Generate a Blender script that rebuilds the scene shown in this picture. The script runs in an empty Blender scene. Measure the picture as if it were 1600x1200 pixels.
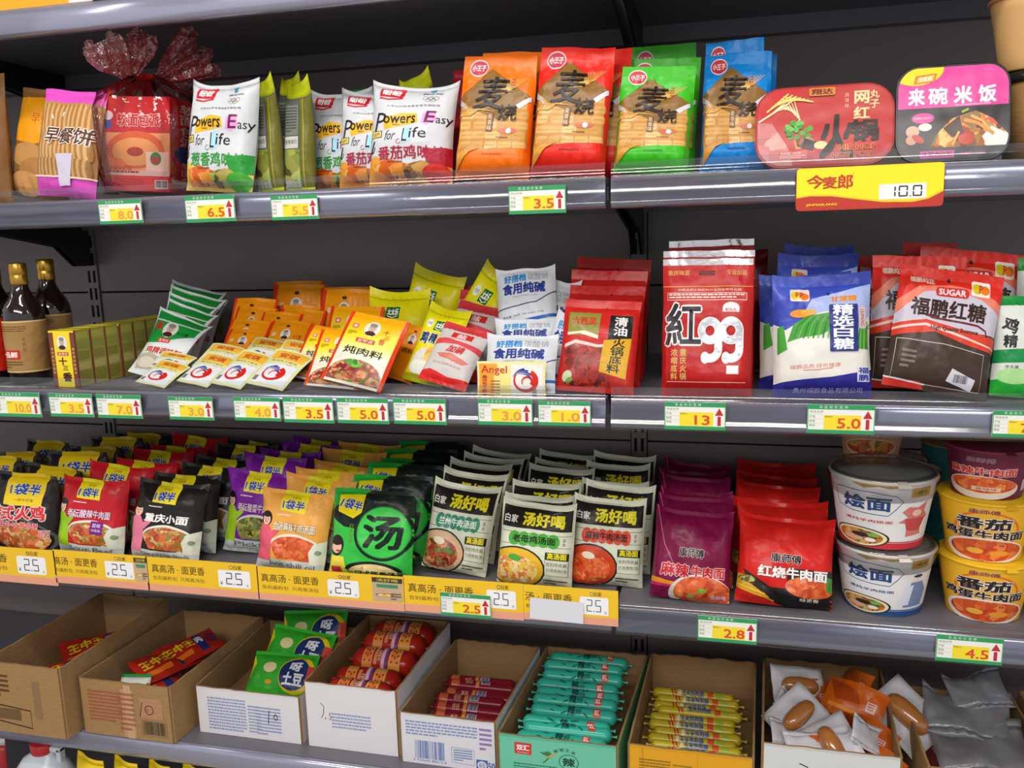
import bpy, bmesh, math, random
from mathutils import Vector, Matrix, noise
from mathutils.geometry import tessellate_polygon
C = bpy.context.scene.collection
sc = bpy.context.scene
PI = math.pi
# ------------------------------------------------------------------ camera
FPX = 1313.2
YAW, PITCH, ROLL = -0.24323, -0.17389, -0.02738
CAM = Vector((1.3457, -1.1581, 1.35))
fw = Vector((math.sin(YAW)*math.cos(PITCH), math.cos(YAW)*math.cos(PITCH), math.sin(PITCH)))
rt = fw.cross(Vector((0, 0, 1))).normalized(); up0 = rt.cross(fw)
RT = rt*math.cos(ROLL)+up0*math.sin(ROLL); UP = -rt*math.sin(ROLL)+up0*math.cos(ROLL)
cd = bpy.data.cameras.new('camera'); cam = bpy.data.objects.new('camera', cd); C.objects.link(cam)
cd.sensor_width = 36; cd.lens = FPX/1600*36; cd.clip_start = .02
m = Matrix((RT, UP, -fw)).transposed().to_4x4(); m.translation = CAM
cam.matrix_world = m
sc.camera = cam
# ------------------------------------------------------------------ world, lights, exposure
w = bpy.data.worlds.new('store_ambience'); sc.world = w; w.use_nodes = True
w.node_tree.nodes['Background'].inputs[0].default_value = (.95, .96, 1, 1)
w.node_tree.nodes['Background'].inputs[1].default_value = .62
def area(name, loc, sx, sy, power, col=(1, .97, .93), aim=None):
    l = bpy.data.lights.new(name, 'AREA'); l.shape = 'RECTANGLE'; l.size = sx; l.size_y = sy; l.energy = power; l.color = col
    o = bpy.data.objects.new(name, l); C.objects.link(o); o.location = loc
    if aim: o.rotation_euler = (Vector(aim)-Vector(loc)).to_track_quat('-Z', 'Z').to_euler()
    return o
area('ceiling_tube_light', (.75, -1.05, 2.95), 1.3, .16, 17, aim=(.85, .1, 1.0))
area('ceiling_tube_light', (3.6, -1.3, 2.95), 1.3, .16, 9, aim=(2.6, .1, 1.0))
area('ceiling_tube_light', (-2.2, -1.3, 2.95), 1.3, .16, 8, aim=(-1.0, .1, 1.0))
area('ceiling_tube_light', (1.1, -3.2, 2.95), 3.0, .5, 64, (1, .96, .9), aim=(1.0, .1, 1.0))
vs = sc.view_settings; vs.view_transform = 'Standard'; vs.look = 'None'; vs.gamma = 1; vs.use_curve_mapping = False
vs.exposure = .33

# ------------------------------------------------------------------ helpers: where a photographed spot lies on a real shelf
def ray(px, py): return RT*((px-800)/FPX)+UP*((600-py)/FPX)+fw
def on_y(px, py, Y):
    d = ray(px, py); return CAM+d*((Y-CAM.y)/d.y)
def on_z(px, py, z):
    d = ray(px, py); return CAM+d*((z-CAM.z)/d.z)
def proj(p):
    d = Vector(p)-CAM; k = d.dot(fw); return 800+FPX*d.dot(RT)/k, 600-FPX*d.dot(UP)/k
def x_at(px, Y, z):
    a, b = -3., 5.
    for _ in range(40):
        c = (a+b)/2
        if proj((c, Y, z))[0] < px: a = c
        else: b = c
    return (a+b)/2
# ------------------------------------------------------------------ materials
MC = {}
def lin(h):
    h = h.lstrip('#'); o = []
    for i in (0, 2, 4):
        c = int(h[i:i+2], 16)/255; o.append(c/12.92 if c <= .04045 else ((c+.055)/1.055)**2.4)
    return (*o, 1)
def node_mat(key):
    mt = bpy.data.materials.new(key); mt.use_nodes = True
    return mt, mt.node_tree.nodes, mt.node_tree.links, mt.node_tree.nodes['Principled BSDF']
def bump(n, l, b, scale, dist, stretch=(1, 1, 1), detail=3, strength=1):
    tc = n.new('ShaderNodeTexCoord'); mp = n.new('ShaderNodeMapping'); mp.inputs['Scale'].default_value = stretch
    no = n.new('ShaderNodeTexNoise'); no.inputs['Scale'].default_value = scale; no.inputs['Detail'].default_value = detail
    bu = n.new('ShaderNodeBump'); bu.inputs['Distance'].default_value = dist; bu.inputs['Strength'].default_value = strength
    l.new(tc.outputs['Object'], mp.inputs[0]); l.new(mp.outputs[0], no.inputs['Vector']); l.new(no.outputs['Fac'], bu.inputs['Height']); l.new(bu.outputs[0], b.inputs['Normal'])
    return no
def M(h, kind='foil'):
    """procedural print / paper / plastic of one colour"""
    k = h+kind
    if k in MC: return MC[k]
    mt, n, l, b = node_mat('%s_%s' % (kind, h.strip('#')))
    b.inputs['Base Color'].default_value = lin(h)
    if kind == 'foil':
        b.inputs['Roughness'].default_value = .33; bump(n, l, b, 34, .0032, detail=2.0)
        b.inputs['Specular IOR Level'].default_value = .24; b.inputs['Coat Weight'].default_value = .04; b.inputs['Coat Roughness'].default_value = .1
    elif kind == 'gloss':
        b.inputs['Roughness'].default_value = .22; b.inputs['Specular IOR Level'].default_value = .35; bump(n, l, b, 20, .0012, detail=1)
    elif kind == 'card':
        b.inputs['Roughness'].default_value = .5
    elif kind == 'kraft':
        b.inputs['Roughness'].default_value = .85; b.inputs['Specular IOR Level'].default_value = .2
        no = bump(n, l, b, 60, .0006, (1, 1, 6))
        mx = n.new('ShaderNodeMixRGB'); mx.blend_type = 'MULTIPLY'; mx.inputs[0].default_value = .35
        mx.inputs[1].default_value = lin(h); l.new(no.outputs['Fac'], mx.inputs[2]); l.new(mx.outputs[0], b.inputs['Base Color'])
    elif kind == 'metal':
        b.inputs['Metallic'].default_value = .9; b.inputs['Roughness'].default_value = .28
        bump(n, l, b, 40, .001)
    elif kind == 'silver':
        b.inputs['Metallic'].default_value = 1; b.inputs['Roughness'].default_value = .22; bump(n, l, b, 40, .002)
    elif kind == 'paint':
        b.inputs['Roughness'].default_value = .42; bump(n, l, b, 300, .0001)
    elif kind == 'rail':
        b.inputs['Roughness'].default_value = .2; b.inputs['Metallic'].default_value = .5
    elif kind == 'matte':
        b.inputs['Roughness'].default_value = .9
    MC[k] = mt; return mt
def film(name, col, fac, rough=.08, wr=.004, scale=30, milk=0, mcol='ffffff'):
    """thin clear plastic: see-through with a glossy coat"""
    if name in MC: return MC[name]
    mt, n, l, b = node_mat(name); n.remove(b)
    tr = n.new('ShaderNodeBsdfTransparent'); tr.inputs[0].default_value = lin(col)
    gl = n.new('ShaderNodeBsdfGlossy'); gl.inputs['Roughness'].default_value = rough
    fr = n.new('ShaderNodeFresnel'); fr.inputs[0].default_value = 1.45
    ad = n.new('ShaderNodeMath'); ad.operation = 'ADD'; ad.inputs[1].default_value = fac; ad.use_clamp = True
    mx = n.new('ShaderNodeMixShader')
    l.new(fr.outputs[0], ad.inputs[0]); l.new(ad.outputs[0], mx.inputs[0]); l.new(tr.outputs[0], mx.inputs[1]); l.new(gl.outputs[0], mx.inputs[2])
    if wr:
        bump(n, l, gl, scale, wr)
        for nn in n:
            if nn.type == 'BUMP': l.new(nn.outputs[0], fr.inputs['Normal'])
    out = mx.outputs[0]
    if milk:
        df = n.new('ShaderNodeBsdfDiffuse'); df.inputs[0].default_value = lin(mcol); tl = n.new('ShaderNodeBsdfTranslucent'); tl.inputs[0].default_value = lin(mcol)
        m1 = n.new('ShaderNodeMixShader'); m1.inputs[0].default_value = .4; m2 = n.new('ShaderNodeMixShader'); m2.inputs[0].default_value = milk
        l.new(df.outputs[0], m1.inputs[1]); l.new(tl.outputs[0], m1.inputs[2]); l.new(out, m2.inputs[1]); l.new(m1.outputs[0], m2.inputs[2]); out = m2.outputs[0]
    l.new(out, n['Material Output'].inputs[0]); MC[name] = mt; return mt
def FOOD(name, cols, scale=90, kind='foil'):
    """a printed picture of food: irregular cells of the dish's colours"""
    if name in MC: return MC[name]
    mt, n, l, b = node_mat('food_print_'+name); b.inputs['Roughness'].default_value = .32
    tc = n.new('ShaderNodeTexCoord'); no = n.new('ShaderNodeTexNoise'); no.inputs['Scale'].default_value = scale*.6; no.inputs['Detail'].default_value = 2
    ma = n.new('ShaderNodeMixRGB'); ma.inputs[0].default_value = .035; vo = n.new('ShaderNodeTexVoronoi'); vo.inputs['Scale'].default_value = scale
    sp = n.new('ShaderNodeSeparateColor'); cr = n.new('ShaderNodeValToRGB')
    l.new(tc.outputs['Object'], ma.inputs[1]); l.new(tc.outputs['Object'], no.inputs['Vector']); l.new(no.outputs['Color'], ma.inputs[2]); l.new(ma.outputs[0], vo.inputs['Vector'])
    l.new(vo.outputs['Color'], sp.inputs[0]); l.new(sp.outputs[0], cr.inputs[0])
    e = cr.color_ramp.elements; k = len(cols)
    while len(e) < k: e.new(.5)
    for i, c in enumerate(cols): e[i].position = i/max(1, k-1); e[i].color = lin(c)
    l.new(cr.outputs[0], b.inputs['Base Color']); MC[name] = mt; return mt
FD = {
 'beef': ['b3341c', 'd9662c', '8a2412', 'e8a04c', 'c8452a', '6d8f2a', 'efc27a', 'a82a1a'],
 'stew': ['8a2418', 'c2573a', '5e1610', 'e0a070', 'a33b28', '7c1e14', '4b8a34', 'd98a5c'],
 'chick': ['e8b83c', 'f0cf70', 'f6e2b8', 'd98a3c', 'e4703c', 'e9c04a', 'f8ecd0'],
 'chili': ['7a1810', 'a4261a', '4c0f0a', 'c23a2a', '8f1c14', 'b5301f', '6a120c'],
 'chop': ['5a4a1c', '8aa03a', 'c8b45a', '6f7d28', '3c3410', 'b0c060'],
 'veg': ['d8552c', 'e8a048', '6c2f18', 'f0d080', '3d2014', 'c9842e', 'a8431e'],
 'redsoup': ['cf3e18', 'e0602a', 'f08a48', 'b82c12', 'e87438', 'c9481c'],
 'fridge': ['c9986a', 'a8643c', '7c3c22', 'd9b890', '8c4a2c', 'b57848'],
 'meat': ['d8888a', 'c86a6c', 'e0a8a0', 'b8585c', 'd09090'],
 'orange': ['e88024', 'f0a040', 'd86018', 'f4b860', 'c84c14'],
 'bits': ['6a3c1c', 'a86a2c', 'd0a050', '3a2410', 'c08438'],
}
def food(k, scale=90): return FOOD('%s_%d' % (k, scale), FD[k], scale)
def get_mat(x):
    if not isinstance(x, str): return x
    if x.startswith('food:'):
        p = x.split(':'); return food(p[1], int(p[2]) if len(p) > 2 else 90)
    if ':' in x:
        a, b = x.split(':'); return M(a, b)
    return M(x)
# ------------------------------------------------------------------ object helpers
def mesh_obj(name, verts, faces, mats, parent=None, fm=None, smooth=True):
    me = bpy.data.meshes.new(name); me.from_pydata([tuple(v) for v in verts], [], faces)
    for x in mats: me.materials.append(get_mat(x))
    if fm: me.polygons.foreach_set('material_index', fm)
    if smooth: me.polygons.foreach_set('use_smooth', [True]*len(me.polygons))
    me.update()
    o = bpy.data.objects.new(name, me); C.objects.link(o)
    if parent: o.parent = parent
    return o
def bm_obj(name, bm, mats, parent=None, smooth=False, auto=None):
    me = bpy.data.meshes.new(name); bm.to_mesh(me); bm.free()
    for x in mats: me.materials.append(get_mat(x))
    if smooth: me.polygons.foreach_set('use_smooth', [True]*len(me.polygons))
    o = bpy.data.objects.new(name, me); C.objects.link(o)
    if parent: o.parent = parent
    return o
def tag(o, label, cat, group=None, kind=None):
    o['label'] = label; o['category'] = cat
    if group: o['group'] = group
    if kind: o['kind'] = kind
    return o
def thing(name, label, cat, loc=(0, 0, 0), group=None):
    o = bpy.data.objects.new(name, None); C.objects.link(o); o.location = loc; o.empty_display_size = .05
    return tag(o, label, cat, group)
def struct(o): o['kind'] = 'structure'; return o
def copy_tree(o, parent=None):
    c = o.copy(); C.objects.link(c); c.parent = parent
    for ch in list(o.children): copy_tree(ch, c)
    return c
def box(bm, x0, x1, y0, y1, z0, z1, mi=0, bev=0):
    r = bmesh.ops.create_cube(bm, size=1)
    for v in r['verts']: v.co = Vector(((x0+x1)/2+v.co.x*(x1-x0), (y0+y1)/2+v.co.y*(y1-y0), (z0+z1)/2+v.co.z*(z1-z0)))
    fs = list({f for v in r['verts'] for f in v.link_faces})
    for f in fs: f.material_index = mi
    if bev:
        es = list({e for v in r['verts'] for e in v.link_edges})
        rr = bmesh.ops.bevel(bm, geom=es, offset=bev, segments=2, affect='EDGES', profile=.5)
        for f in rr['faces']: f.material_index = mi
def extrude_x(name, prof, x0, x1, mat, parent=None, closed=True, smooth=True, seg=1, wob=0):
    """profile of (y, z) points swept along x"""
    n = len(prof); vs_ = []; fs = []
    for i in range(seg+1):
        x = x0+(x1-x0)*i/seg
        vs_ += [(x, y, z+(noise.noise((x*4, 3, y*9))*wob)) for y, z in prof]
    for s in range(seg):
        for i in range(n if closed else n-1):
            j = (i+1) % n; fs.append((s*n+i, s*n+j, s*n+n+j, s*n+n+i))
    if closed: fs += [tuple(range(n))[::-1], tuple(range(seg*n, seg*n+n))]
    return mesh_obj(name, vs_, fs, [mat], parent, smooth=smooth)
def lathe(name, prof, mat, parent=None, seg=40, fm=None, mats=None, sx=1, sy=1, phase=0, caps=True):
    vs_ = []; fs = []; mi = []
    for r, z in prof:
        for k in range(seg):
            a = 2*PI*k/seg+phase; vs_.append((r*math.cos(a)*sx, r*math.sin(a)*sy, z))
    for i in range(len(prof)-1):
        for k in range(seg):
            j = (k+1) % seg; fs.append((i*seg+k, i*seg+j, i*seg+seg+j, i*seg+seg+k)); mi.append(fm[i] if fm else 0)
    if caps:
        fs.append(tuple(range(seg))[::-1]); mi.append(mi[0]); n = len(prof)-1
        fs.append(tuple(range(n*seg, n*seg+seg))); mi.append(mi[-2])
    return mesh_obj(name, vs_, fs, mats or [mat], parent, mi)
# ------------------------------------------------------------------ flat artwork (print), later wrapped on a surface
TC = {}
def glyphs(s, bold=0):
    k = (s, bold)
    if k not in TC:
        c = bpy.data.curves.new('t', 'FONT'); c.body = s; c.offset = bold; c.resolution_u = 2
        o = bpy.data.objects.new('t', c); C.objects.link(o)
        me = bpy.data.meshes.new_from_object(o.evaluated_get(bpy.context.evaluated_depsgraph_get()))
        TC[k] = ([(v.co.x, v.co.y) for v in me.vertices], [tuple(p.vertices) for p in me.polygons])
        bpy.data.objects.remove(o); bpy.data.curves.remove(c); bpy.data.meshes.remove(me)
    return TC[k]
SEGS = {'0': 'abcdef', '1': 'bc', '2': 'abged', '3': 'abgcd', '4': 'fgbc', '5': 'afgcd', '6': 'afgcde', '7': 'abc', '8': 'abcdefg', '9': 'abcdfg'}
class Art:
    """fractional coordinates, (0,0) top left, (1,1) bottom right"""
    def __init__(s, w, h): s.w = w; s.h = h; s.v = []; s.f = []; s.m = []; s.mats = []; s.bb = []
    def add(s, vs_, fs, mat, flat=False):
        if mat not in s.mats: s.mats.append(mat)
        if not vs_: return
        x0, x1, y0, y1 = min(v[0] for v in vs_), max(v[0] for v in vs_), min(v[1] for v in vs_), max(v[1] for v in vs_)
        lay_ = max([q[4] for q in s.bb if q[0] < x1 and q[1] > x0 and q[2] < y1 and q[3] > y0], default=0)+(.2 if flat else 1)
        s.bb.append((x0, x1, y0, y1, lay_))
        b = len(s.v); s.v += [(x, y, lay_) for x, y in vs_]; s.f += [tuple(i+b for i in f) for f in fs]; s.m += [s.mats.index(mat)]*len(fs)
    def xy(s, x, y): return ((x-.5)*s.w, (1-y)*s.h)
    def poly(s, pts, mat, flat=False):
        p = [s.xy(*q) for q in pts]
        t = tessellate_polygon([[Vector((a, b, 0)) for a, b in p]])
        s.add(p, t, mat, flat); return s
    def rect(s, x0, y0, x1, y1, mat, flat=False, r=0):
        if r:
            rx = r; ry = r*s.w/s.h; pts = []
            for cx, cy, a0 in ((x1-rx, y0+ry, -90), (x1-rx, y1-ry, 0), (x0+rx, y1-ry, 90), (x0+rx, y0+ry, 180)):
                pts += [(cx+rx*math.cos(math.radians(a0+t)), cy+ry*math.sin(math.radians(a0+t))) for t in (0, 22, 45, 68, 90)]
            return s.poly(pts, mat, flat)
        return s.poly([(x0, y0), (x1, y0), (x1, y1), (x0, y1)], mat, flat)
    def ell(s, cx, cy, rx, ry, mat, rot=0, n=28, a0=0, a1=360, flat=False):
        pts = []; c, sn = math.cos(math.radians(rot)), math.sin(math.radians(rot)); k = s.w/s.h
        for i in range(n+(a1-a0 < 360)):
            a = math.radians(a0+(a1-a0)*i/n); u, v = rx*math.cos(a), ry*math.sin(a)/k
            pts.append((cx+u*c-v*sn, cy+(u*sn+v*c)*k))
        return s.poly(pts, mat, flat)
    def ring(s, cx, cy, rx, ry, t, mat, n=28, a0=0, a1=360, t1=None):
        t1 = t if t1 is None else t1; vs_ = []; fs = []
        for i in range(n+1):
            a = math.radians(a0+(a1-a0)*i/n); tt = t+(t1-t)*i/n
            vs_ += [s.xy(cx+rx*math.cos(a), cy+ry*math.sin(a)), s.xy(cx+(rx-tt)*math.cos(a), cy+(ry-tt*ry/rx)*math.sin(a))]
        for i in range(n): fs.append((2*i, 2*i+1, 2*i+3, 2*i+2))
        s.add(vs_, fs, mat); return s
    def line(s, pts, t, mat, taper=0):
        p = [Vector(s.xy(*q)) for q in pts]; vs_ = []; fs = []; n = len(p); t *= s.w
        for i in range(n):
            d = (p[min(i+1, n-1)]-p[max(i-1, 0)]).normalized(); q = Vector((-d.y, d.x))*t/2*(1-taper*i/(n-1)); vs_ += [tuple(p[i]+q), tuple(p[i]-q)]
        for i in range(n-1): fs.append((2*i, 2*i+1, 2*i+3, 2*i+2))
        s.add(vs_, fs, mat); return s
    def nine(s, x, y, rx, ry, t, mat, oc, o):
        for q, c in ((o, oc), (0, mat)):
            s.ring(x, y-ry*.42, rx+q, ry*.58+q*.8, t+2*q, c, 36)
            s.rect(x+rx-t-q, y-ry*.42, x+rx+q, y+ry*.42, c)
            s.ring(x, y+ry*.42, rx+q, ry*.58+q*.8, t+2*q, c, 30, 0, 118)
            s.ell(x-rx*.42, y+ry*.84, t*.55+q, t*.5+q, c)
        return s
    def text(s, t, x, y, h, mat, w=None, bold=0, rot=0, out=0, oc=None, shear=0):
        """centre x,y; h = height as fraction of the pack height; w = width fraction"""
        base = glyphs(t, 0)[0]
        if not base: return s
        x0 = min(v[0] for v in base); x1 = max(v[0] for v in base); y0 = min(v[1] for v in base); y1 = max(v[1] for v in base)
        sy = h*s.h/(y1-y0); sx = sy if w is None else w*s.w/(x1-x0)
        c, sn = math.cos(math.radians(rot)), math.sin(math.radians(rot)); X, Y = s.xy(x, y)
        def put(dx, dy, mm, flat=False):
            vs_, fs = glyphs(t); o = []
            for a, q in vs_:
                u = (a-(x0+x1)/2+dx)*sx; v = (q-(y0+y1)/2+dy)*sy; u += v*shear; o.append((X+u*c-v*sn, Y+u*sn+v*c))
            s.add(o, fs, mm, flat)
        if out:
            d = out+bold
            for i in range(8): put(d*math.cos(i*PI/4), d*math.sin(i*PI/4), oc, i > 0)
        if bold:
            b = bold*.8
            for i, (p, q) in enumerate(((-b, -b), (b, -b), (-b, b), (b, b))): put(p, q, mat, i > 0)
            if b > .025: put(0, 0, mat, True)
        else: put(0, 0, mat)
        return s
    def vtext(s, t, x, y0, y1, wd, mat, bold=0, out=0, oc=None):
        n = len(t); st = (y1-y0)/n
        for i, ch in enumerate(t): s.text(ch, x, y0+st*(i+.5), st*.86, mat, wd, bold, out=out, oc=oc)
        return s
    def lines(s, x0, y0, x1, y1, n, mat, seed=1, fill=.5, slope=0):
        r = random.Random(seed); st = (y1-y0)/n; vs_ = []; fs = []
        for i in range(n):
            x = x0; e = x1 if i < n-1 else x0+(x1-x0)*r.uniform(.4, 1)
            while x < e:
                wd = (x1-x0)*r.uniform(.03, .09); q = min(x+wd, e); y = y0+st*i+slope*(x-x0)
                a, b = s.xy(x, y), s.xy(q, y+st*fill); k = len(vs_)
                vs_ += [a, (b[0], a[1]), b, (a[0], b[1])]; fs.append((k, k+1, k+2, k+3)); x = q+(x1-x0)*.012
        s.add(vs_, fs, mat); return s
    def bars(s, x0, y0, x1, y1, mat, bg=None, seed=1):
        if bg: s.rect(x0, y0, x1, y1, bg)
        r = random.Random(seed); vs_ = []; fs = []; x = x0+(x1-x0)*.06; e = x1-(x1-x0)*.06; q = (y1-y0)*.08 if bg else 0
        while x < e:
            wd = (x1-x0)*r.choice((.012, .02, .035)); a, b = s.xy(x, y0+q), s.xy(min(x+wd, e), y1-q*2); k = len(vs_)
            vs_ += [a, (b[0], a[1]), b, (a[0], b[1])]; fs.append((k, k+1, k+2, k+3)); x += wd+(x1-x0)*r.choice((.012, .02, .03))
        s.add(vs_, fs, mat); return s
    def seg(s, t, x, y, h, wd, mat, th=.16):
        """seven-segment number, left x, centre y, height, digit width"""
        for ch in t:
            if ch == '.': s.rect(x-wd*.12, y+h*.42, x+wd*.06, y+h*.5, mat); x += wd*.22; continue
            k = th*wd; ky = k*s.w/s.h; g = k*.35; L, R, T, B, m_ = x, x+wd, y-h/2, y+h/2, y
            D = {'a': (L+g, T, R-g, T+ky), 'd': (L+g, B-ky, R-g, B), 'g': (L+g, m_-ky/2, R-g, m_+ky/2), 'f': (L, T+ky*.5, L+k, m_-ky*.35), 'e': (L, m_+ky*.35, L+k, B-ky*.5), 'b': (R-k, T+ky*.5, R, m_-ky*.35), 'c': (R-k, m_+ky*.35, R, B-ky*.5)}
            for q in SEGS[ch]: s.rect(*D[q], mat, flat=True)
            x += wd*1.3
        return s
class Grid:
    """surface sampled on a regular grid, x in [-w/2,w/2], z in [0,h]; normals point to the print side"""
    def __init__(g, w, h, nx, nz, S):
        g.w, g.h, g.nx, g.nz = w, h, nx, nz
        g.P = [[Vector(S(-w/2+w*i/nx, h*j/nz)) for i in range(nx+1)] for j in range(nz+1)]
        g.N = [[None]*(nx+1) for _ in range(nz+1)]
        for j in range(nz+1):
            for i in range(nx+1):
                a = g.P[j][min(i+1, nx)]-g.P[j][max(i-1, 0)]; b = g.P[min(j+1, nz)][i]-g.P[max(j-1, 0)][i]; n = a.cross(b)
                g.N[j][i] = n.normalized() if n.length > 1e-12 else Vector((0, -1, 0))
    def at(g, x, z, off):
        u = min(max((x+g.w/2)/g.w*g.nx, 0), g.nx-1e-6); v = min(max(z/g.h*g.nz, 0), g.nz-1e-6); i, j = int(u), int(v); a, b = u-i, v-j
        P, N = g.P, g.N   # cell split along the diagonal a + b = 1
        if a+b <= 1: p = P[j][i]*(1-a-b)+P[j][i+1]*a+P[j+1][i]*b; n = N[j][i]*(1-a-b)+N[j][i+1]*a+N[j+1][i]*b
        else: p = P[j+1][i+1]*(a+b-1)+P[j][i+1]*(1-b)+P[j+1][i]*(1-a); n = N[j+1][i+1]*(a+b-1)+N[j][i+1]*(1-b)+N[j+1][i]*(1-a)
        return p+n*off
def wrap(art, g, step=.00014, zr=None):
    """cut the artwork along the grid's cells and lay it on the surface; returns verts, faces, material indices, mats"""
    bm = bmesh.new()
    vs_ = [bm.verts.new(v) for v in art.v]
    for f, mi in zip(art.f, art.m):
        if len(set(f)) < 3: continue
        try: q = bm.faces.new([vs_[i] for i in f]); q.material_index = mi
        except ValueError: pass
    def cut(co, no):
        co = Vector(co); no = Vector(no)
        no.normalize(); c0 = co.dot(no); fs = []
        for f in bm.faces:
            d = [v.co.dot(no)-c0 for v in f.verts]
            if min(d) < -1e-7 and max(d) > 1e-7: fs.append(f)
        if not fs: return
        ed = {e for f in fs for e in f.edges}; vv = {v for f in fs for v in f.verts}
        bmesh.ops.bisect_plane(bm, geom=list(vv)+list(ed)+list(fs), dist=1e-7, plane_co=co, plane_no=no)
    dx, dz = g.w/g.nx, g.h/g.nz
    for i in range(1, g.nx): cut((-g.w/2+i*dx, 0, 0), (1, 0, 0))
    for j in range(1, g.nz): cut((0, j*dz, 0), (0, 1, 0))
    for k in range(1, g.nx+g.nz): cut((-g.w/2+k*dx, 0, 0), (dz, dx, 0))
    ov = []; of = []; om = []; bm.verts.index_update()
    for v in bm.verts: ov.append(g.at(v.co.x, v.co.y, step*(v.co.z+1)))
    for f in bm.faces:
        idx = [v.index for v in f.verts]; p = [bm.verts[:][0].co] if 0 else None
        # orientation: counter-clockwise in (x, z) so that the normal is the print side
        a = sum(f.verts[i-1].co.x*f.verts[i].co.y-f.verts[i].co.x*f.verts[i-1].co.y for i in range(len(f.verts)))
        cx = sum(v.co.x for v in f.verts)/len(idx); cz = sum(v.co.y for v in f.verts)/len(idx)
        if abs(cx) > g.w/2 or cz < 0 or cz > g.h: continue
        of.append(tuple(idx if a > 0 else idx[::-1])); om.append(f.material_index)
    bm.free(); return ov, of, om, art.mats
def merge(parts):
    V = []; F = []; I = []; MM = []
    for v, f, mi, ms in parts:
        b = len(V); V += list(v); F += [tuple(i+b for i in q) for q in f]
        mp = []
        for x in ms:
            if x not in MM: MM.append(x)
            mp.append(MM.index(x))
        I += [mp[i] for i in mi]
    return V, F, I, MM
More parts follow.
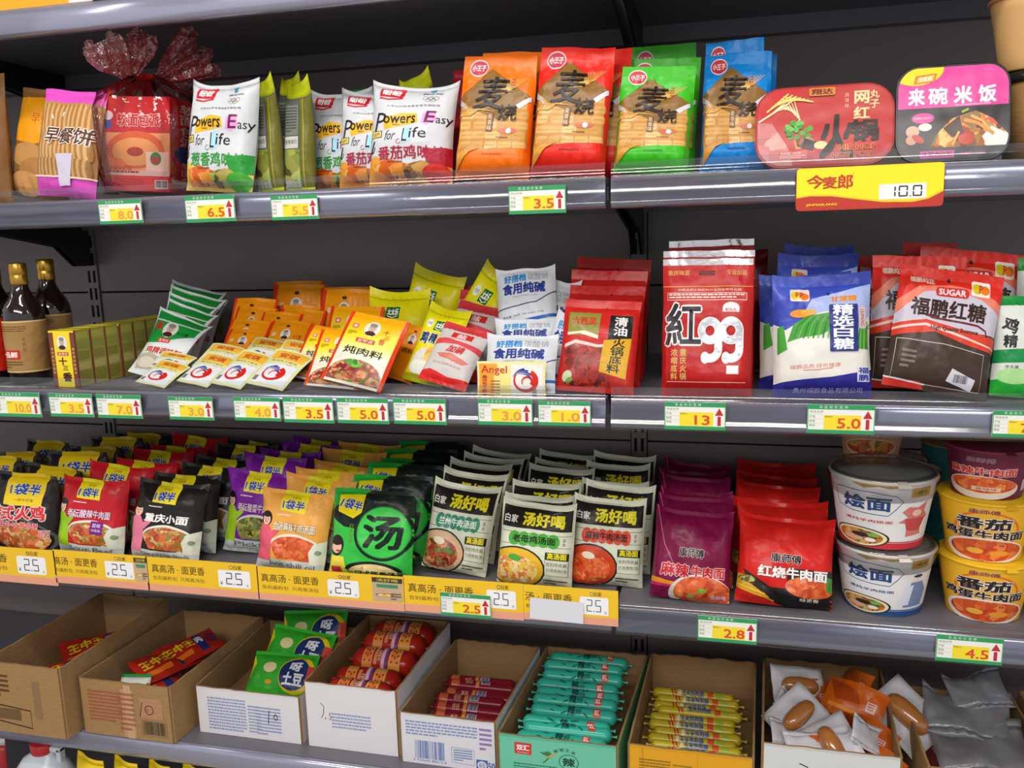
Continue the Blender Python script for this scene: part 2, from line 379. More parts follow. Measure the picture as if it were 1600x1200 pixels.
# ------------------------------------------------------------------ packs
def grid_faces(nx, nz, b=0, flip=False, j0=0, j1=None):
    fs = []
    for j in range(j0, nz if j1 is None else j1):
        for i in range(nx):
            a = b+j*(nx+1)+i; q = [(a, a+1, a+nx+1), (a+1, a+nx+2, a+nx+1)]
            fs += [t[::-1] for t in q] if flip else q
    return fs
def pack(name, label, cat, w, h, T, base, art=None, back=None, sb=.05, st=.07, seal=None, seed=1, p=2.6, q=.55, wr=.0014, pinch=.03, heavy=.35, curl=.006,
         nx=18, nz=22, kind='foil', boxy=False, edge=None, group=None, mats_side=None, corner=0, top_name='top_seal', bottom_name='bottom_seal'):
    """filled bag: front and back films, welded seals; body, top seal and bottom seal are separate meshes"""
    rnd = random.Random(seed); ph = [rnd.uniform(0, 6) for _ in range(6)]
    def thick(x, z):
        s_ = min(1, abs(2*x/w)); zz = (z/h-sb)/(1-sb-st)
        if zz <= 0 or zz >= 1: return .0005
        e = (1-s_**p)**q
        zp = (4*zz*(1-zz))**.42 if not boxy else min(1, zz*7)**.5*(1-zz)**.75*1.05
        zp *= (1+heavy/2-heavy*zz)
        t = T/2*e*zp
        n = noise.noise((x*28+seed*3, z*28, seed*1.7))*wr*1.6*e
        n += math.sin(x*2*PI*7/w+ph[0])*wr*.9*math.exp(-zz*9)*e+math.sin(x*2*PI*8/w+ph[1]+3*x/w)*wr*math.exp(-(1-zz)*8)*e
        n += (abs(noise.noise((x*16+z*20, z*8-x*10, seed*5.1)))-.2)*wr*1.4*e*min(1, t*120)
        return max(.0005, t+n)
    def S(side):
        def f(x, z):
            s_ = abs(2*x/w); zz = z/h; t = thick(x, z)
            pn = pinch*(4*zz*(1-zz))*(1 if not boxy else .3)
            X = x*(1-pn)+noise.noise((z*20, seed, 4))*.0012*s_
            Y = -side*t
            Y += curl*(zz**4)*noise.noise((x*14, seed*2.3, 1))*2+curl*.5*((1-zz)**5)*noise.noise((x*14, seed*1.3, 7))*2
            Y += noise.noise((x*7, z*7, seed*.77))*.004
            Z = z+corner*(s_**4)*(zz**3)+noise.noise((x*30, seed*.3, 9))*.0015*zz
            if side < 0 and boxy: Y += T*.0
            return (X, Y, Z)
        return f
    gf = Grid(w, h, nx, nz, S(1)); gb = Grid(w, h, nx, nz, S(-1))
    root = thing(name, label, cat, group=group)
    V = [p_ for r in gf.P for p_ in r]; nb = len(V); V += [p_ for r in gb.P for p_ in r]
    j0 = max(1, round(sb*nz)) if sb > 0 else 0; j1 = nz-max(1, round(st*nz)) if st > 0 else nz
    bk = back or base; ed = edge or base
    aw = wrap(art, gf) if art else None
    def section(nm, a, b, bcol):
        F = grid_faces(nx, nz, 0, False, a, b); n1 = len(F); F += grid_faces(nx, nz, nb, True, a, b); n2 = len(F)
        for j in range(a, b):   # side edges
            l0 = j*(nx+1); l1 = l0+nx+1; F.append((l1, nb+l1, nb+l0, l0)); r0 = l0+nx; r1 = l1+nx; F.append((r0, nb+r0, nb+r1, r1))
        for j, fl in ((a, 0), (b, 1)):
            for i in range(nx):
                x0 = j*(nx+1)+i; qd = (x0, nb+x0, nb+x0+1, x0+1); F.append(qd[::-1] if fl else qd)
        I = [0]*n1+[1]*(n2-n1)+[2]*(len(F)-n2)
        used = sorted({i for f in F for i in f}); mp = {o_: i for i, o_ in enumerate(used)}
        part = ([V[i] for i in used], [tuple(mp[i] for i in f) for f in F], I, [bcol, bk, ed])
        if aw:
            k_ = [k for k, f in enumerate(aw[1]) if a*h/nz-1e-7 <= cz_[k] < b*h/nz+(1e-7 if b == nz else 0)]
            us = sorted({i for k in k_ for i in aw[1][k]}); m2 = {o_: i for i, o_ in enumerate(us)}
            part2 = ([aw[0][i] for i in us], [tuple(m2[i] for i in aw[1][k]) for k in k_], [aw[2][k] for k in k_], aw[3])
            V2, F2, I2, MM = merge([part, part2])
        else: V2, F2, I2, MM = part
        return mesh_obj(nm, V2, F2, MM, root, I2)
    if aw: cz_ = art_cz(art, gf, aw)   # height of every print face, to know its section
    if j0 > 0: section(bottom_name, 0, j0, seal or base)
    section('bag_body', j0, j1, base)
    if j1 < nz: section(top_name, j1, nz, seal or base)
    root['w'] = w; root['h'] = h; root['t'] = T
    return root
def art_cz(art, g, aw):
    o = []
    for f in aw[1]:
        o.append(sum(g_z(g, aw[0][i]) for i in f)/len(f))
    return o
def g_z(g, p): return min(max(p.z, 0), g.h)
def fin(o, keys=('w', 'h', 't')):
    for k in keys:
        if k in o: del o[k]
SZ = {}
def put(o, l, r, Y, ytop, z, lean=10, roll=0, yaw=0, label=None, new=True, lift=0, wfix=None):
    """stand a copy (or the first one itself) on the shelf board at depth Y, between the photographed columns l and r, leaning back"""
    if o.name in SZ and new: src = o; c = copy_tree(o); dims = SZ[o.name]
    else:
        c = o; dims = (o['w'], o['h'], o['t']); SZ[o.name] = dims
    for k in ('w', 'h', 't'):
        if k in c: del c[k]
    xl, xr = x_at(l, Y, z+lift), x_at(r, Y, z+lift); wd = xr-xl; cx = (xl+xr)/2
    la = math.radians(lean); lo, hi = .01, .6
    for _ in range(40):
        mid = (lo+hi)/2
        if proj((cx, Y+mid*math.sin(la), z+lift+mid*math.cos(la)))[1] > ytop: lo = mid
        else: hi = mid
    hh = (lo+hi)/2/math.cos(math.radians(roll))
    c.rotation_mode = 'YXZ'; c.rotation_euler = (-la, math.radians(roll), math.radians(yaw))
    sx = wd/dims[0]; sz = hh/dims[1]
    # the lowest corner touches the board
    ex = abs(math.sin(math.radians(roll)))*wd/2*math.cos(la); et = math.sin(la)*dims[2]*.12
    c.location = (cx, Y, z+lift+ex+et+.0008); c.scale = (sx, (sx*sz)**.5, sz)
    if label: c['label'] = label
    PLACED.append((c, z+lift))
    return c
PLACED = []
ORD = ['front', 'second', 'third', 'fourth', 'fifth', 'sixth', 'seventh', 'eighth', 'ninth', 'tenth', 'eleventh', 'twelfth']
# ------------------------------------------------------------------ shelving
X0, X1, X2 = 0., 1.2, 2.4
XL = -1.2
D = .443
LIPS = [(1.6734, 0.), (1.3835, 0.), (1.0826, -.0143), (.7563, .0346), (.4300, .0345)]   # bottom of the front lip, Y of the front
DECK = [a+.042 for a, b in LIPS]; YF = [b for a, b in LIPS]
PANEL = M('857a77', 'paint'); STEEL = M('6b6870', 'paint')
pn = 0
for xa, xb, bay in ((XL, X0, 'left'), (X0, X1, 'middle'), (X1, X2, 'right')):
    for z0, z1 in ((.0, .352), (.352, .6515), (.6515, .9515), (.9515, 1.2525), (1.2525, 1.95)):
        bm = bmesh.new(); box(bm, xa+.016, xb-.016, D, D+.018, z0+.0015, z1-.0015, 0, .0012)
        pn += 1
        o = bm_obj('wall_back' if pn == 1 else 'wall_back', bm, [PANEL]); struct(o)
bm = bmesh.new(); box(bm, XL, X2, D+.02, D+.026, 0, 1.95); struct(bm_obj('wall_backing', bm, ['1c1a1b:matte']))
bm = bmesh.new(); box(bm, -3, 5, -5, 1.5, -.02, 0); struct(bm_obj('floor', bm, ['aaa59e:paint']))
bm = bmesh.new(); box(bm, -3, 5, -5, 1.5, 3.05, 3.07); struct(bm_obj('ceiling', bm, ['b9b6b0:matte']))
for xp, nm in ((X0, 'left'), (X1, 'right')):
    bm = bmesh.new(); box(bm, xp-.0145, xp+.0145, D-.004, D+.018, 0, 1.95, 0)
    z = .02
    while z < 1.93:
        for s in (-1, 1): box(bm, xp+s*.0065-.0028, xp+s*.0065+.0028, D-.0046, D-.003, z, z+.026, 1)
        z += .038
    tag(bm_obj('upright_post', bm, [PANEL, '070707:matte']), 'slotted dark grey shelf post rising at the %s side of the middle bay' % nm, 'post')
ROWN = ['top shelf cut by the upper edge', 'shelf of snack bags and meal trays', 'shelf of seasoning and sugar', 'shelf of instant noodles', 'shelf of open cartons']
SHELF = {}
LIPP = [(.000, .042), (-.003, .0415), (-.0062, .0395), (-.0085, .036), (-.0100, .030), (-.0108, .022), (-.0104, .012), (-.0086, .005), (-.005, .001), (0, 0), (.004, 0), (.004, .039)]
RAILP = [(-.0075, .0600), (-.0080, .0520), (-.0086, .0440), (-.0104, .0432), (-.0108, .0400), (-.0112, .0300), (-.0122, .0210), (-.0150, .0130), (-.0172, .0085), (-.0176, .0050), (-.0166, .0022), (-.0138, .0004), (-.0100, -.0006), (-.0080, -.0010)]
RAIL = film('clear_price_rail', 'eef1f4', .05, .10, .0006, 12)
for xa, xb, bay in ((XL, X0, 'left'), (X0, X1, 'middle'), (X1, X2, 'right')):
    for i, (lz, yf) in enumerate(LIPS):
        g = .004
        t = thing('shelf', 'dark grey metal %s, %s bay' % (ROWN[i], bay), 'shelf', ((xa+xb)/2, yf, lz), 'gondola shelves')
        hw = (xb-xa)/2-g
        bm = bmesh.new(); box(bm, -hw, hw, 0.003, D-yf-.004, .032, .042, 0, .001)
        box(bm, -hw, hw, .03, .05, .012, .034, 0); box(bm, -hw, hw, D-yf-.03, D-yf-.006, .004, .034, 0)
        bm_obj('deck', bm, [STEEL], t)
        fl_ = extrude_x('front_lip', LIPP, -hw, hw, 'a4a4b8:rail', t)
        if i < 4 and not (i in (0,)):
            r = extrude_x('price_rail', RAILP, -hw, hw, RAIL, fl_, closed=False, seg=24, wob=.0006)
        for s in (-1, 1):
            bm = bmesh.new(); x = s*(hw-.004); d = D-yf-.012
            pts = [(.06, .034), (d, .034), (d, -.072), (d-.035, -.072), (d-.085, -.03), (.10, .012)]
            vv = [[bm.verts.new((x+k*.0022, y, z)) for y, z in pts] for k in (-1, 1)]
            bm.faces.new(vv[0]); bm.faces.new(vv[1][::-1])
            for k in range(len(pts)): j = (k+1) % len(pts); bm.faces.new((vv[0][k], vv[1][k], vv[1][j], vv[0][j]))
            bmesh.ops.recalc_face_normals(bm, faces=bm.faces); bm_obj('bracket', bm, ['1d1c1e:paint'], t)
        SHELF[(i, bay)] = t
# ------------------------------------------------------------------ price tags and cards on the rails
def tag_card(px0, px1, pyc, row, price, desc, faded=False, angle=0):
    yf = YF[row]-.0188
    a, b = on_y(px0, pyc, yf), on_y(px1, pyc, yf); w_ = b.x-a.x; h_ = w_*.47 if w_ < .095 else w_*.44
    A = Art(w_, h_)
    A.rect(0, 0, 1, 1, 'f2f2ea:card').rect(0, 0, 1, .17, '2f9a5c:card').rect(0, .87, 1, 1, '2f9a5c:card').rect(.0, .17, .018, .87, '5fb07c:card').rect(.985, .17, 1, .87, '5fb07c:card')
    for k in range(6): A.text('商品标价签牌'[k], .2+.075*k, .085, .1, 'd8eede:card')
    A.text('商品名称', .14, .25, .08, '777777:card', .2)
    for k in range(3): A.text(('产地', '规格', '等级')[k], .075, .42+.15*k, .09, '777777:card', .09).rect(.0, .34+.15*k, .24, .348+.15*k, 'bcbcb4:card')
    A.rect(.25, .36, .985 if False else .8, .86, 'f7df2e:card').text('零售价', .32, .42, .07, '8a7a2a:card', .12)
    A.text(price, .62, .64, .34, 'e89a4a:card' if faded else 'd9502c:card', min(.34, .12*len(price)), bold=.02)
    A.poly([(.895, .2), (.965, .47), (.825, .47)], 'c2262e:card').rect(.868, .5, .922, .84, 'c2262e:card')
    g = Grid(w_, h_, 1, 1, lambda x, z: (x, 0, z)); v, f, i, ms = wrap(A, g, .00012)
    bm = bmesh.new(); box(bm, -w_/2, w_/2, .0, .0009, 0, h_)
    v2 = [q.co.copy() for q in bm.verts]; f2 = [tuple(q.index for q in fc.verts) for fc in bm.faces]; bm.free()
    V, F, I, MM = merge([(v, f, i, ms), (v2, f2, [0]*len(f2), ['f2f2ea:card'])])
    o = mesh_obj('price_tag', V, F, MM, None, I, smooth=False); o.location = ((a.x+b.x)/2, yf, (a.z+b.z)/2-h_/2); o.rotation_euler = (math.radians(1.5), 0, 0)
    tag(o, desc, 'price tag', 'price tags on the shelf rails'); return o
TAGS = [
 (155, 222, 331, 1, '8.0', 'green and white price tag reading 8.0 under the red tied gift bag', 1),
 (290, 367, 326, 1, '6.5', 'price tag reading 6.5 under the white and green chicken snack bag', 0),
 (424, 497, 324, 1, '5.5', 'price tag reading 5.5 on the rail left of the tomato snack bags', 1),
 (795, 884, 312, 1, '3.5', 'price tag reading 3.5 under the red wheat biscuit bag', 0),
 (-6, 63, 632, 2, '10.0', 'price tag reading 10.0 on the rail below the sauce bottles', 1),
 (78, 145, 633, 2, '3.5', 'price tag reading 3.5 below the row of yellow and brown spice boxes', 1),
 (152, 221, 635, 2, '7.0', 'price tag reading 7.0 left of the yeast sachets', 1),
 (264, 333, 638, 2, '3.0', 'price tag reading 3.0 under the leftmost yeast sachets', 1),
 (366, 438, 639, 2, '4.0', 'price tag reading 4.0 under the rightmost yeast sachets', 1),
 (443, 521, 641, 2, '3.5', 'price tag reading 3.5 under the leftmost stewed meat seasoning sachet', 0),
 (527, 607, 642, 2, '5.0', 'price tag reading 5.0 under the frontmost stewed meat seasoning sachet', 0),
 (615, 697, 643, 2, '5.0', 'price tag reading 5.0 under the yellow chicken seasoning bags', 0),
 (747, 832, 644, 2, '3.0', 'price tag reading 3.0 under the yellow and white swirl sachet', 1),
 (841, 923, 646, 2, '1.0', 'price tag reading 1.0 at the right end of the middle bay rail', 1),
 (1038, 1134, 650, 2, '13', 'price tag reading 13 under the red hotpot seasoning with large silver 99', 0),
 (1261, 1367, 655, 2, '5.0', 'price tag reading 5.0 under the blue and white sugar bags', 0),
 (1550, 1652, 663, 2, '7.0', 'price tag cut by the right edge of the photo on the seasoning shelf', 0),
 (1090, 1183, 984, 3, '2.8', 'price tag reading 2.8 between the maroon and red noodle packs', 0),
 (1462, 1567, 1015, 3, '4.5', 'price tag reading 4.5 under the yellow noodle cups', 0),
]
for a, b, y, row, p, d, fd in TAGS: tag_card(a, b, y, row, p, d, fd)
# big yellow card with the digital price
def plate(name, label, cat, A, w_, h_, loc, base, T=.0015, r=.006, rot=0, group=None, lean=0):
    pts = []
    for cx, cz, a0 in ((w_/2-r, h_-r, 0), (-w_/2+r, h_-r, 90), (-w_/2+r, r, 180), (w_/2-r, r, 270)):
        pts += [(cx+r*math.cos(math.radians(a0+t)), cz+r*math.sin(math.radians(a0+t))) for t in (0, 30, 60, 90)]
    n = len(pts); v2 = [(x, 0, z) for x, z in pts]+[(x, T, z) for x, z in pts]
    f2 = [tuple(range(n))[::-1], tuple(range(n, 2*n))]+[(i, (i+1) % n, n+(i+1) % n, n+i) for i in range(n)]
    v, f, i, ms = wrap(A, Grid(w_, h_, 1, 1, lambda x, z: (x, 0, z)), .00015)
    V, F, I, MM = merge([(v, f, i, ms), (v2, f2, [0]*len(f2), [base])])
    o = mesh_obj(name, V, F, MM, None, I, smooth=False); o.location = loc; o.rotation_euler = (math.radians(lean), math.radians(rot), 0)
    if label: tag(o, label, cat, group)
    return o
a, b, c = on_y(1243, 325, -.02), on_y(1474, 315, -.02), on_y(1243, 258, -.02)
w_, h_ = b.x-a.x, c.z-a.z
A = Art(w_, h_); A.rect(.004, .01, .996, .99, 'c2301c:card', r=.02)
A.poly([(.004, .06), (.02, .01), (.98, .01), (.996, .06), (.996, .66), (.9, .82), (.8, .88), (.6, .86), (.4, .76), (.25, .68), (.1, .66), (.004, .70)], 'f6e815:card')
A.poly([(.004, .70), (.1, .66), (.25, .68), (.4, .76), (.6, .86), (.8, .88), (.9, .82), (.996, .66), (.996, .62), (.9, .78), (.8, .84), (.6, .82), (.4, .72), (.25, .64), (.1, .63), (.004, .67)], 'efc41a:card')
A.text('今', .135, .33, .30, 'c8381c:card', .12, bold=.03, shear=.1).text('麦', .235, .36, .27, 'c8381c:card', .095, bold=.03).text('郎', .34, .35, .32, 'c8381c:card', .10, bold=.03)
A.text('R', .395, .16, .035, 'c8381c:card').text('JINMAILANG', .18, .87, .062, 'f2d61c:card', .215, bold=.03)
A.rect(.57, .45, .885, .80, 'f1f1f1:card', r=.01)
A.seg('10.0', .62, .625, .25, .062, '25282a:card')
plate('price_card', 'large yellow and red card with digital price 10.0 below the meal trays', 'price card', A, w_, h_, (a.x+w_/2, -.02, (a.z+on_y(1474, 325, -.02).z)/2-.001), 'c2301c:card', rot=-.3)
# yellow noodle strip cards of row four (middle bay)
def strip_card(p0, p1, top0, bot0, cols, desc, pic=None, price=True, partial=0):
    yf = YF[3]-.0188; a = on_y(p0, bot0, yf); zt = on_y(p0, top0, yf).z; x1 = x_at(p1, yf, a.z+.03); w_ = x1-a.x; h_ = zt-a.z
    A = Art(w_, h_); A.rect(0, 0, 1, 1, 'f2c321:card').rect(0, .80, 1, 1, 'e8a184:card').rect(0, .775, 1, .80, 'efb94a:card')
    for t, x, y, h, wd, cl in cols: A.text(t, x, y, h, cl, wd, bold=.012 if h > .15 else 0)
    if pic:
        x0, xx = pic; A.rect(x0, .06, xx, .76, 'c9a887:card').rect(x0, .06, xx, .2, '3b352e:card').rect(x0+(xx-x0)*.15, .25, xx-(xx-x0)*.15, .35, '3d8c64:card')
        A.text('汤好喝', (x0+xx)/2, .13, .09, 'e8d23a:card', (xx-x0)*.7).ell((x0+xx)/2-(xx-x0)*.1, .57, (xx-x0)*.3, (xx-x0)*.27, '4c3a2a:card').ell((x0+xx)/2-(xx-x0)*.1, .57, (xx-x0)*.26, (xx-x0)*.23, 'food:chick:200')
        A.lines(x0+(xx-x0)*.6, .5, xx-(xx-x0)*.05, .72, 3, '6b5644:card')
    for q in (price if isinstance(price, list) else []):
        x0, wd = q; A.rect(x0, .22, x0+wd, .72, 'f3f3f5:card', r=.012).text('¥', x0+wd*.09, .6, .11, '2b2b30:card').seg('2.5', x0+wd*.24, .46, .34, wd*.2, '33343c:card', .15).text('元', x0+wd*.9, .64, .07, '2b2b30:card')
        A.text('白家', x0+wd*.63, .13, .12, '7d6420:card', wd*.26, bold=.02).ell(x0+wd*.42, .13, wd*.06, wd*.055, 'f6ecc0:card').ring(x0+wd*.42, .13, wd*.06, .055, .006, '8a6d1e:card')
    o = plate('price_strip', desc, 'price card', A, w_, h_, (a.x+w_/2, yf, a.z), 'f2c321:card', r=.0005, T=.0012, group='yellow noodle price strips')
    return o
K = '6a5212:card'
def cols(x0, wd, s1='真高汤 · 面更香', s2='告别酱粉包  只用高汤包'): return [(s1, x0+wd/2, .32, .24, wd, K), (s2, x0+wd/2, .6, .12, wd*.98, K)]
strip_card(-150, 88, 843, 895, cols(.28, .42), 'yellow noodle price strip cut by the left edge of the photo', price=[(.76, .18)])
strip_card(88.5, 232, 859, 910, cols(.0, .47, '高汤 · 面更香', '别酱粉包  只用高汤包'), 'yellow strip reading 2.5 below the red noodle packs, second from left', pic=(.86, .995), price=[(.55, .30)])
strip_card(232.6, 404, 870, 922, cols(.05, .48), 'yellow strip reading 2.5 below the black noodle packs, third from left', price=[(.65, .28)])
strip_card(404.6, 632, 885, 936, cols(.03, .40), 'yellow strip reading 2.5 with soup picture, below the green noodle packs', pic=(.79, .99), price=[(.49, .21)])
strip_card(632.6, 818, 899, 954, cols(.04, .55), 'yellow strip reading 2.5 half hidden by a green price tag', price=[(.70, .24)])
strip_card(819, 966, 913, 967, cols(.02, .5, '汤 · 面更香', '粉包  只用高汤包'), 'rightmost yellow strip reading 2.5, partly covered by white paper', price=[(.60, .30)])
o = tag_card(690, 768, 944, 3, '2.5', 'small green and white price tag reading 2.5 stuck over the yellow strips'); o.location.y -= .004
a = on_y(828, 969, YF[3]-.0212); b = on_y(911, 945, YF[3]-.0212)
A = Art(b.x-a.x, .036); A.rect(0, 0, 1, 1, 'dcdde4:card')
o = plate('paper_slip', 'blank white paper slip stuck over the rightmost yellow strip', 'paper slip', A, b.x-a.x, .034, ((a.x+b.x)/2, YF[3]-.0212, a.z+.002), 'dcdde4:card', T=.0005, r=.0008, rot=1.5)

# ------------------------------------------------------------------ row one: snacks
z1, z2, z3, z4 = DECK[1], DECK[2], DECK[3], DECK[4]
def wheat(col, name):
    w_, h_ = .107, .18; A = Art(w_, h_); dk = {'orange': 'd8500c', 'red': 'b01c14', 'green': '2c9a1c', 'blue': '0a5ea8'}[name]
    A.poly([(.03, .62), (.05, .30), (.42, .14), (.93, .36), (.97, .8), (.03, .8)], 'c98f4c')
    r = random.Random(3)
    for row in range(5):
        for k in range(5):
            x = .05+k*.185+r.uniform(-.02, .02); y = .40+row*.082; wd = r.uniform(.14, .2); hh = .062
            A.rect(x, y, min(x+wd, .96), y+hh, random.Random(row*7+k).choice(['e2b26a', 'd8a55c', 'e8bd7c', 'cf9a50']), r=.02)
            A.line([(x+.02, y+hh*.5), (min(x+wd, .96)-.02, y+hh*.5)], .006, 'b97f3c')
    A.poly([(.0, .36), (.40, .115), (.97, .36), (.80, .46), (.62, .56), (.36, .5), (.2, .47)], '8a6228').poly([(.78, .43), (.97, .35), (.97, .39), (.84, .46)], 'd8d8dc')
    A.poly([(0, .36), (.06, .4), (.2, .52), (.12, .47), (0, .41)], 'b9b9bd')
    A.poly([(0, 0), (1, 0), (1, .4), (.97, .36), (.40, .115), (0, .36)], col)
    A.poly([(0, .86), (.3, .8), (.55, .78), (1, .775), (1, 1), (0, 1)], col)
    for k in range(14):   # wheat ears
        q = k/13; A.line([(.02+.05*q, .96-.03*q), (.06+.16*q, .84-.02*q), (.05+.42*q, .70+.05*q*q)], .022, ('e0a040', 'c98a34')[k % 2], .85)
    for k in range(9): A.line([(.02+.02*k, .52), (.05+.03*k, .47), (.02+.06*k, .42+.008*k)], .02, ('e8b050', 'cf9440')[k % 2], .8)
    for k in range(0): A.line([(.04+.03*k, .44), (.12+.03*k, .51+.01*k), (.2+.03*k, .56)], .013, 'e8b050', .7)
    for k in range(6): A.line([(.5+.02*k, .33), (.62+.03*k, .27), (.68+.045*k, .20)], .018, 'e6b45c', .6)
    A.text('麦', .45, .33, .27, '1c0f0c', .40, bold=.012, shear=.2).text('烧', .68, .49, .13, '1c0f0c', .26, bold=.012)
    A.lines(.69, .2, .75, .33, 5, 'b8722c', 4)
    A.ell(.22, .105, .13, .075, 'f2dcdc', rot=4).ell(.22, .105, .118, .064, 'c8384c').text('小王子', .22, .105, .052, 'fbeaea', .19, bold=.04)
    A.rect(.42, .5, .50, .65, '7c4a2c').vtext('麦香味', .46, .505, .645, .06, 'f0dcb8')
    A.ell(.70, .64, .13, .026, 'c8704c').ell(.72, .64, .035, .022, 'f0e8e0').lines(.56, .69, .86, .71, 1, '7c4a2c', 4)
    A.lines(.40, .825, .70, .845, 1, dk, 6)
    return pack('wheat_biscuit_bag', '', 'snack bag', w_, h_, .05, col, A, sb=.02, st=.11, seed=len(name), boxy=True, q=.3, p=6, wr=.0016, pinch=.02, heavy=.2, kind='foil', edge='b89058', group='wheat biscuit bags')
WH = {}
for cn, cc in (('orange', 'f4730e'), ('red', 'e3281a'), ('green', '3cb81c'), ('blue', '0f86d8')): WH[cn] = wheat(cc, cn)
F_ = 'standing on the shelf'
put(WH['orange'], 712, 826, .022, 92, z1, 12, 3, 0, 'orange clear-fronted wheat biscuit bag, the front one of two')
put(WH['orange'], 745, 858, .075, 84, z1, 9, 2, 0, 'orange wheat biscuit bag mostly hidden behind the front orange one')
put(WH['red'], 829, 944, .022, 80, z1, 12, 4, 0, 'bright red clear-fronted wheat biscuit bag, the front one of two')
put(WH['red'], 868, 975, .075, 80, z1, 9, 3, 0, 'red wheat biscuit bag mostly hidden behind the front red one')
put(WH['green'], 958, 1073, .03, 112, z1, 14, 4, 0, 'green clear-fronted wheat biscuit bag, frontmost of the green ones')
put(WH['green'], 972, 1083, .10, 98, z1, 10, 3, 0, 'green wheat biscuit bag, middle one of the green row')
put(WH['green'], 985, 1085, .165, 74, z1, 6, 0, 0, 'green wheat biscuit bag, rearmost of the green row')
put(WH['blue'], 1092, 1198, .05, 84, z1, 12, 2, 0, 'blue clear-fronted wheat biscuit bag, frontmost of the blue ones')
put(WH['blue'], 1100, 1190, .12, 66, z1, 8, 0, 0, 'blue wheat biscuit bag, topmost and rearmost of the blue ones')
put(WH['blue'], 1112, 1204, .19, 92, z1, 8, 2, 0, 'blue wheat biscuit bag peeking out at the right behind the others')
def chips(flav):
    w_, h_ = .125, .165; A = Art(w_, h_); g = flav == 'onion'
    lt = 'e8c860' if g else 'eea03c'
    A.poly([(0, .78), (.12, .74), (.25, .80), (.5, .83), (1, .80), (1, 1), (0, 1)], lt).poly([(.1, .82), (.3, .78), (.55, .84), (.7, .8), (.7, .97), (.1, .97)], 'food:orange:60')
    A.poly([(.45, .86), (.6, .82), (.78, .80), (.95, .84), (.95, .96), (.5, .97)], 'food:bits:70' if not g else 'food:chop:70')
    A.poly([(.7, .7), (1, .66), (1, .84), (.86, .86), (.74, .8)], '2e9a3a' if g else 'b02030').ell(.85, .92, .16, .09, '48a838' if g else 'd03028')
    A.text('盼盼', .25, .10, .075, 'ffffff', .2, bold=.04) if 0 else None
    A.poly([(.12, .05), (.4, .03), (.41, .12), (.38, .145), (.13, .15)], 'cf2230').text('盼盼', .265, .092, .065, 'fbfbfb', .2, bold=.05, rot=2).line([(.13, .165), (.25, .175), (.4, .15)], .02, 'cf2230')
    A.text('BEIJING 2022', .74, .115, .02, '3a3a44', .22, bold=.02).poly([(.66, .04), (.75, .03), (.72, .06), (.78, .08), (.72, .095)], '2e8a9a')
    for i, (x, y) in enumerate(((.67, .165), (.73, .165), (.79, .165), (.70, .183), (.76, .183))): A.ring(x, y, .03, .022, .005, ('2a6ab0', '222222', 'c03030', 'd8a020', '2a9a4a')[i], 16)
    A.text('北京2022年冬奥会官方赞助商', .54, .245, .022, '50505a', .62)
    A.poly([(.2, .37), (.42, .315), (.60, .33), (.62, .42), (.44, .455), (.22, .49)], 'f0b828').poly([(.68, .33), (.80, .31), (.84, .40), (.74, .46), (.66, .43)], 'f0a0d8').poly([(.46, .48), (.56, .47), (.57, .62), (.46, .64)], 'a8d8f0')
    A.text('P', .17, .41, .18, '241c1c', .12, bold=.0, shear=.15).text('owers', .40, .39, .075, '241c1c', .38, bold=.015).text('E', .76, .37, .12, '6a1c50', .1, bold=.02, shear=.1).text('asy', .91, .42, .085, '241c1c', .16)
    A.text('for', .31, .55, .10, '241c1c', .13, shear=.2).text('L', .49, .55, .14, '241c1c', .06).text('ife', .64, .535, .11, '241c1c', .2).lines(.32, .435, .48, .465, 1, '9a6a10', 3)
    A.rect(.01, .5, .2, .57, '4a3a20').rect(.02, .507, .19, .563, 'e8d070').text('非油炸', .105, .535, .04, '6a4a10', .13).ring(.06, .66, .05, .06, .012, '241c1c', 16, 0, 250).line([(.10, .6), (.06, .7), (.0, .76)], .02, '241c1c')
    c = '2e9a3a' if g else 'b02844'
    A.ring(.42, .62, .03, .025, .008, c, 14, 0, 300).text('葱香鸡味块' if g else '番茄鸡味块', .56, .725, .125, c, .8, bold=.02)
    A.lines(.28, .80, .62, .835, 1, '8a4a1c', 8).text('净含量: 105克', .4, .945, .03, '4a2c14', .26)
    return pack('chicken_snack_bag', '', 'snack bag', w_, h_, .055, 'd3d5d9', A, sb=.04, st=.05, seed=5 if g else 8, wr=.0028, pinch=.04, curl=.012, corner=.012, q=.5, group='white chicken-flavour snack bags')
CG, CT = chips('onion'), chips('tomato')
put(CG, 289, 399, .028, 142, z1, 10, 4, -4, 'white snack bag with green lettering beside the tied gift bag')
put(CT, 575, 708, .028, 139, z1, 12, 2, 0, 'white tomato snack bag with dark red lettering, frontmost and fully seen')
put(CT, 526, 640, .07, 149, z1, 10, 2, 0, 'white tomato snack bag half covered, second from the right')
put(CG, 482, 580, .12, 152, z1, 8, 2, 0, 'white snack bag with green lettering standing behind the tomato bags')
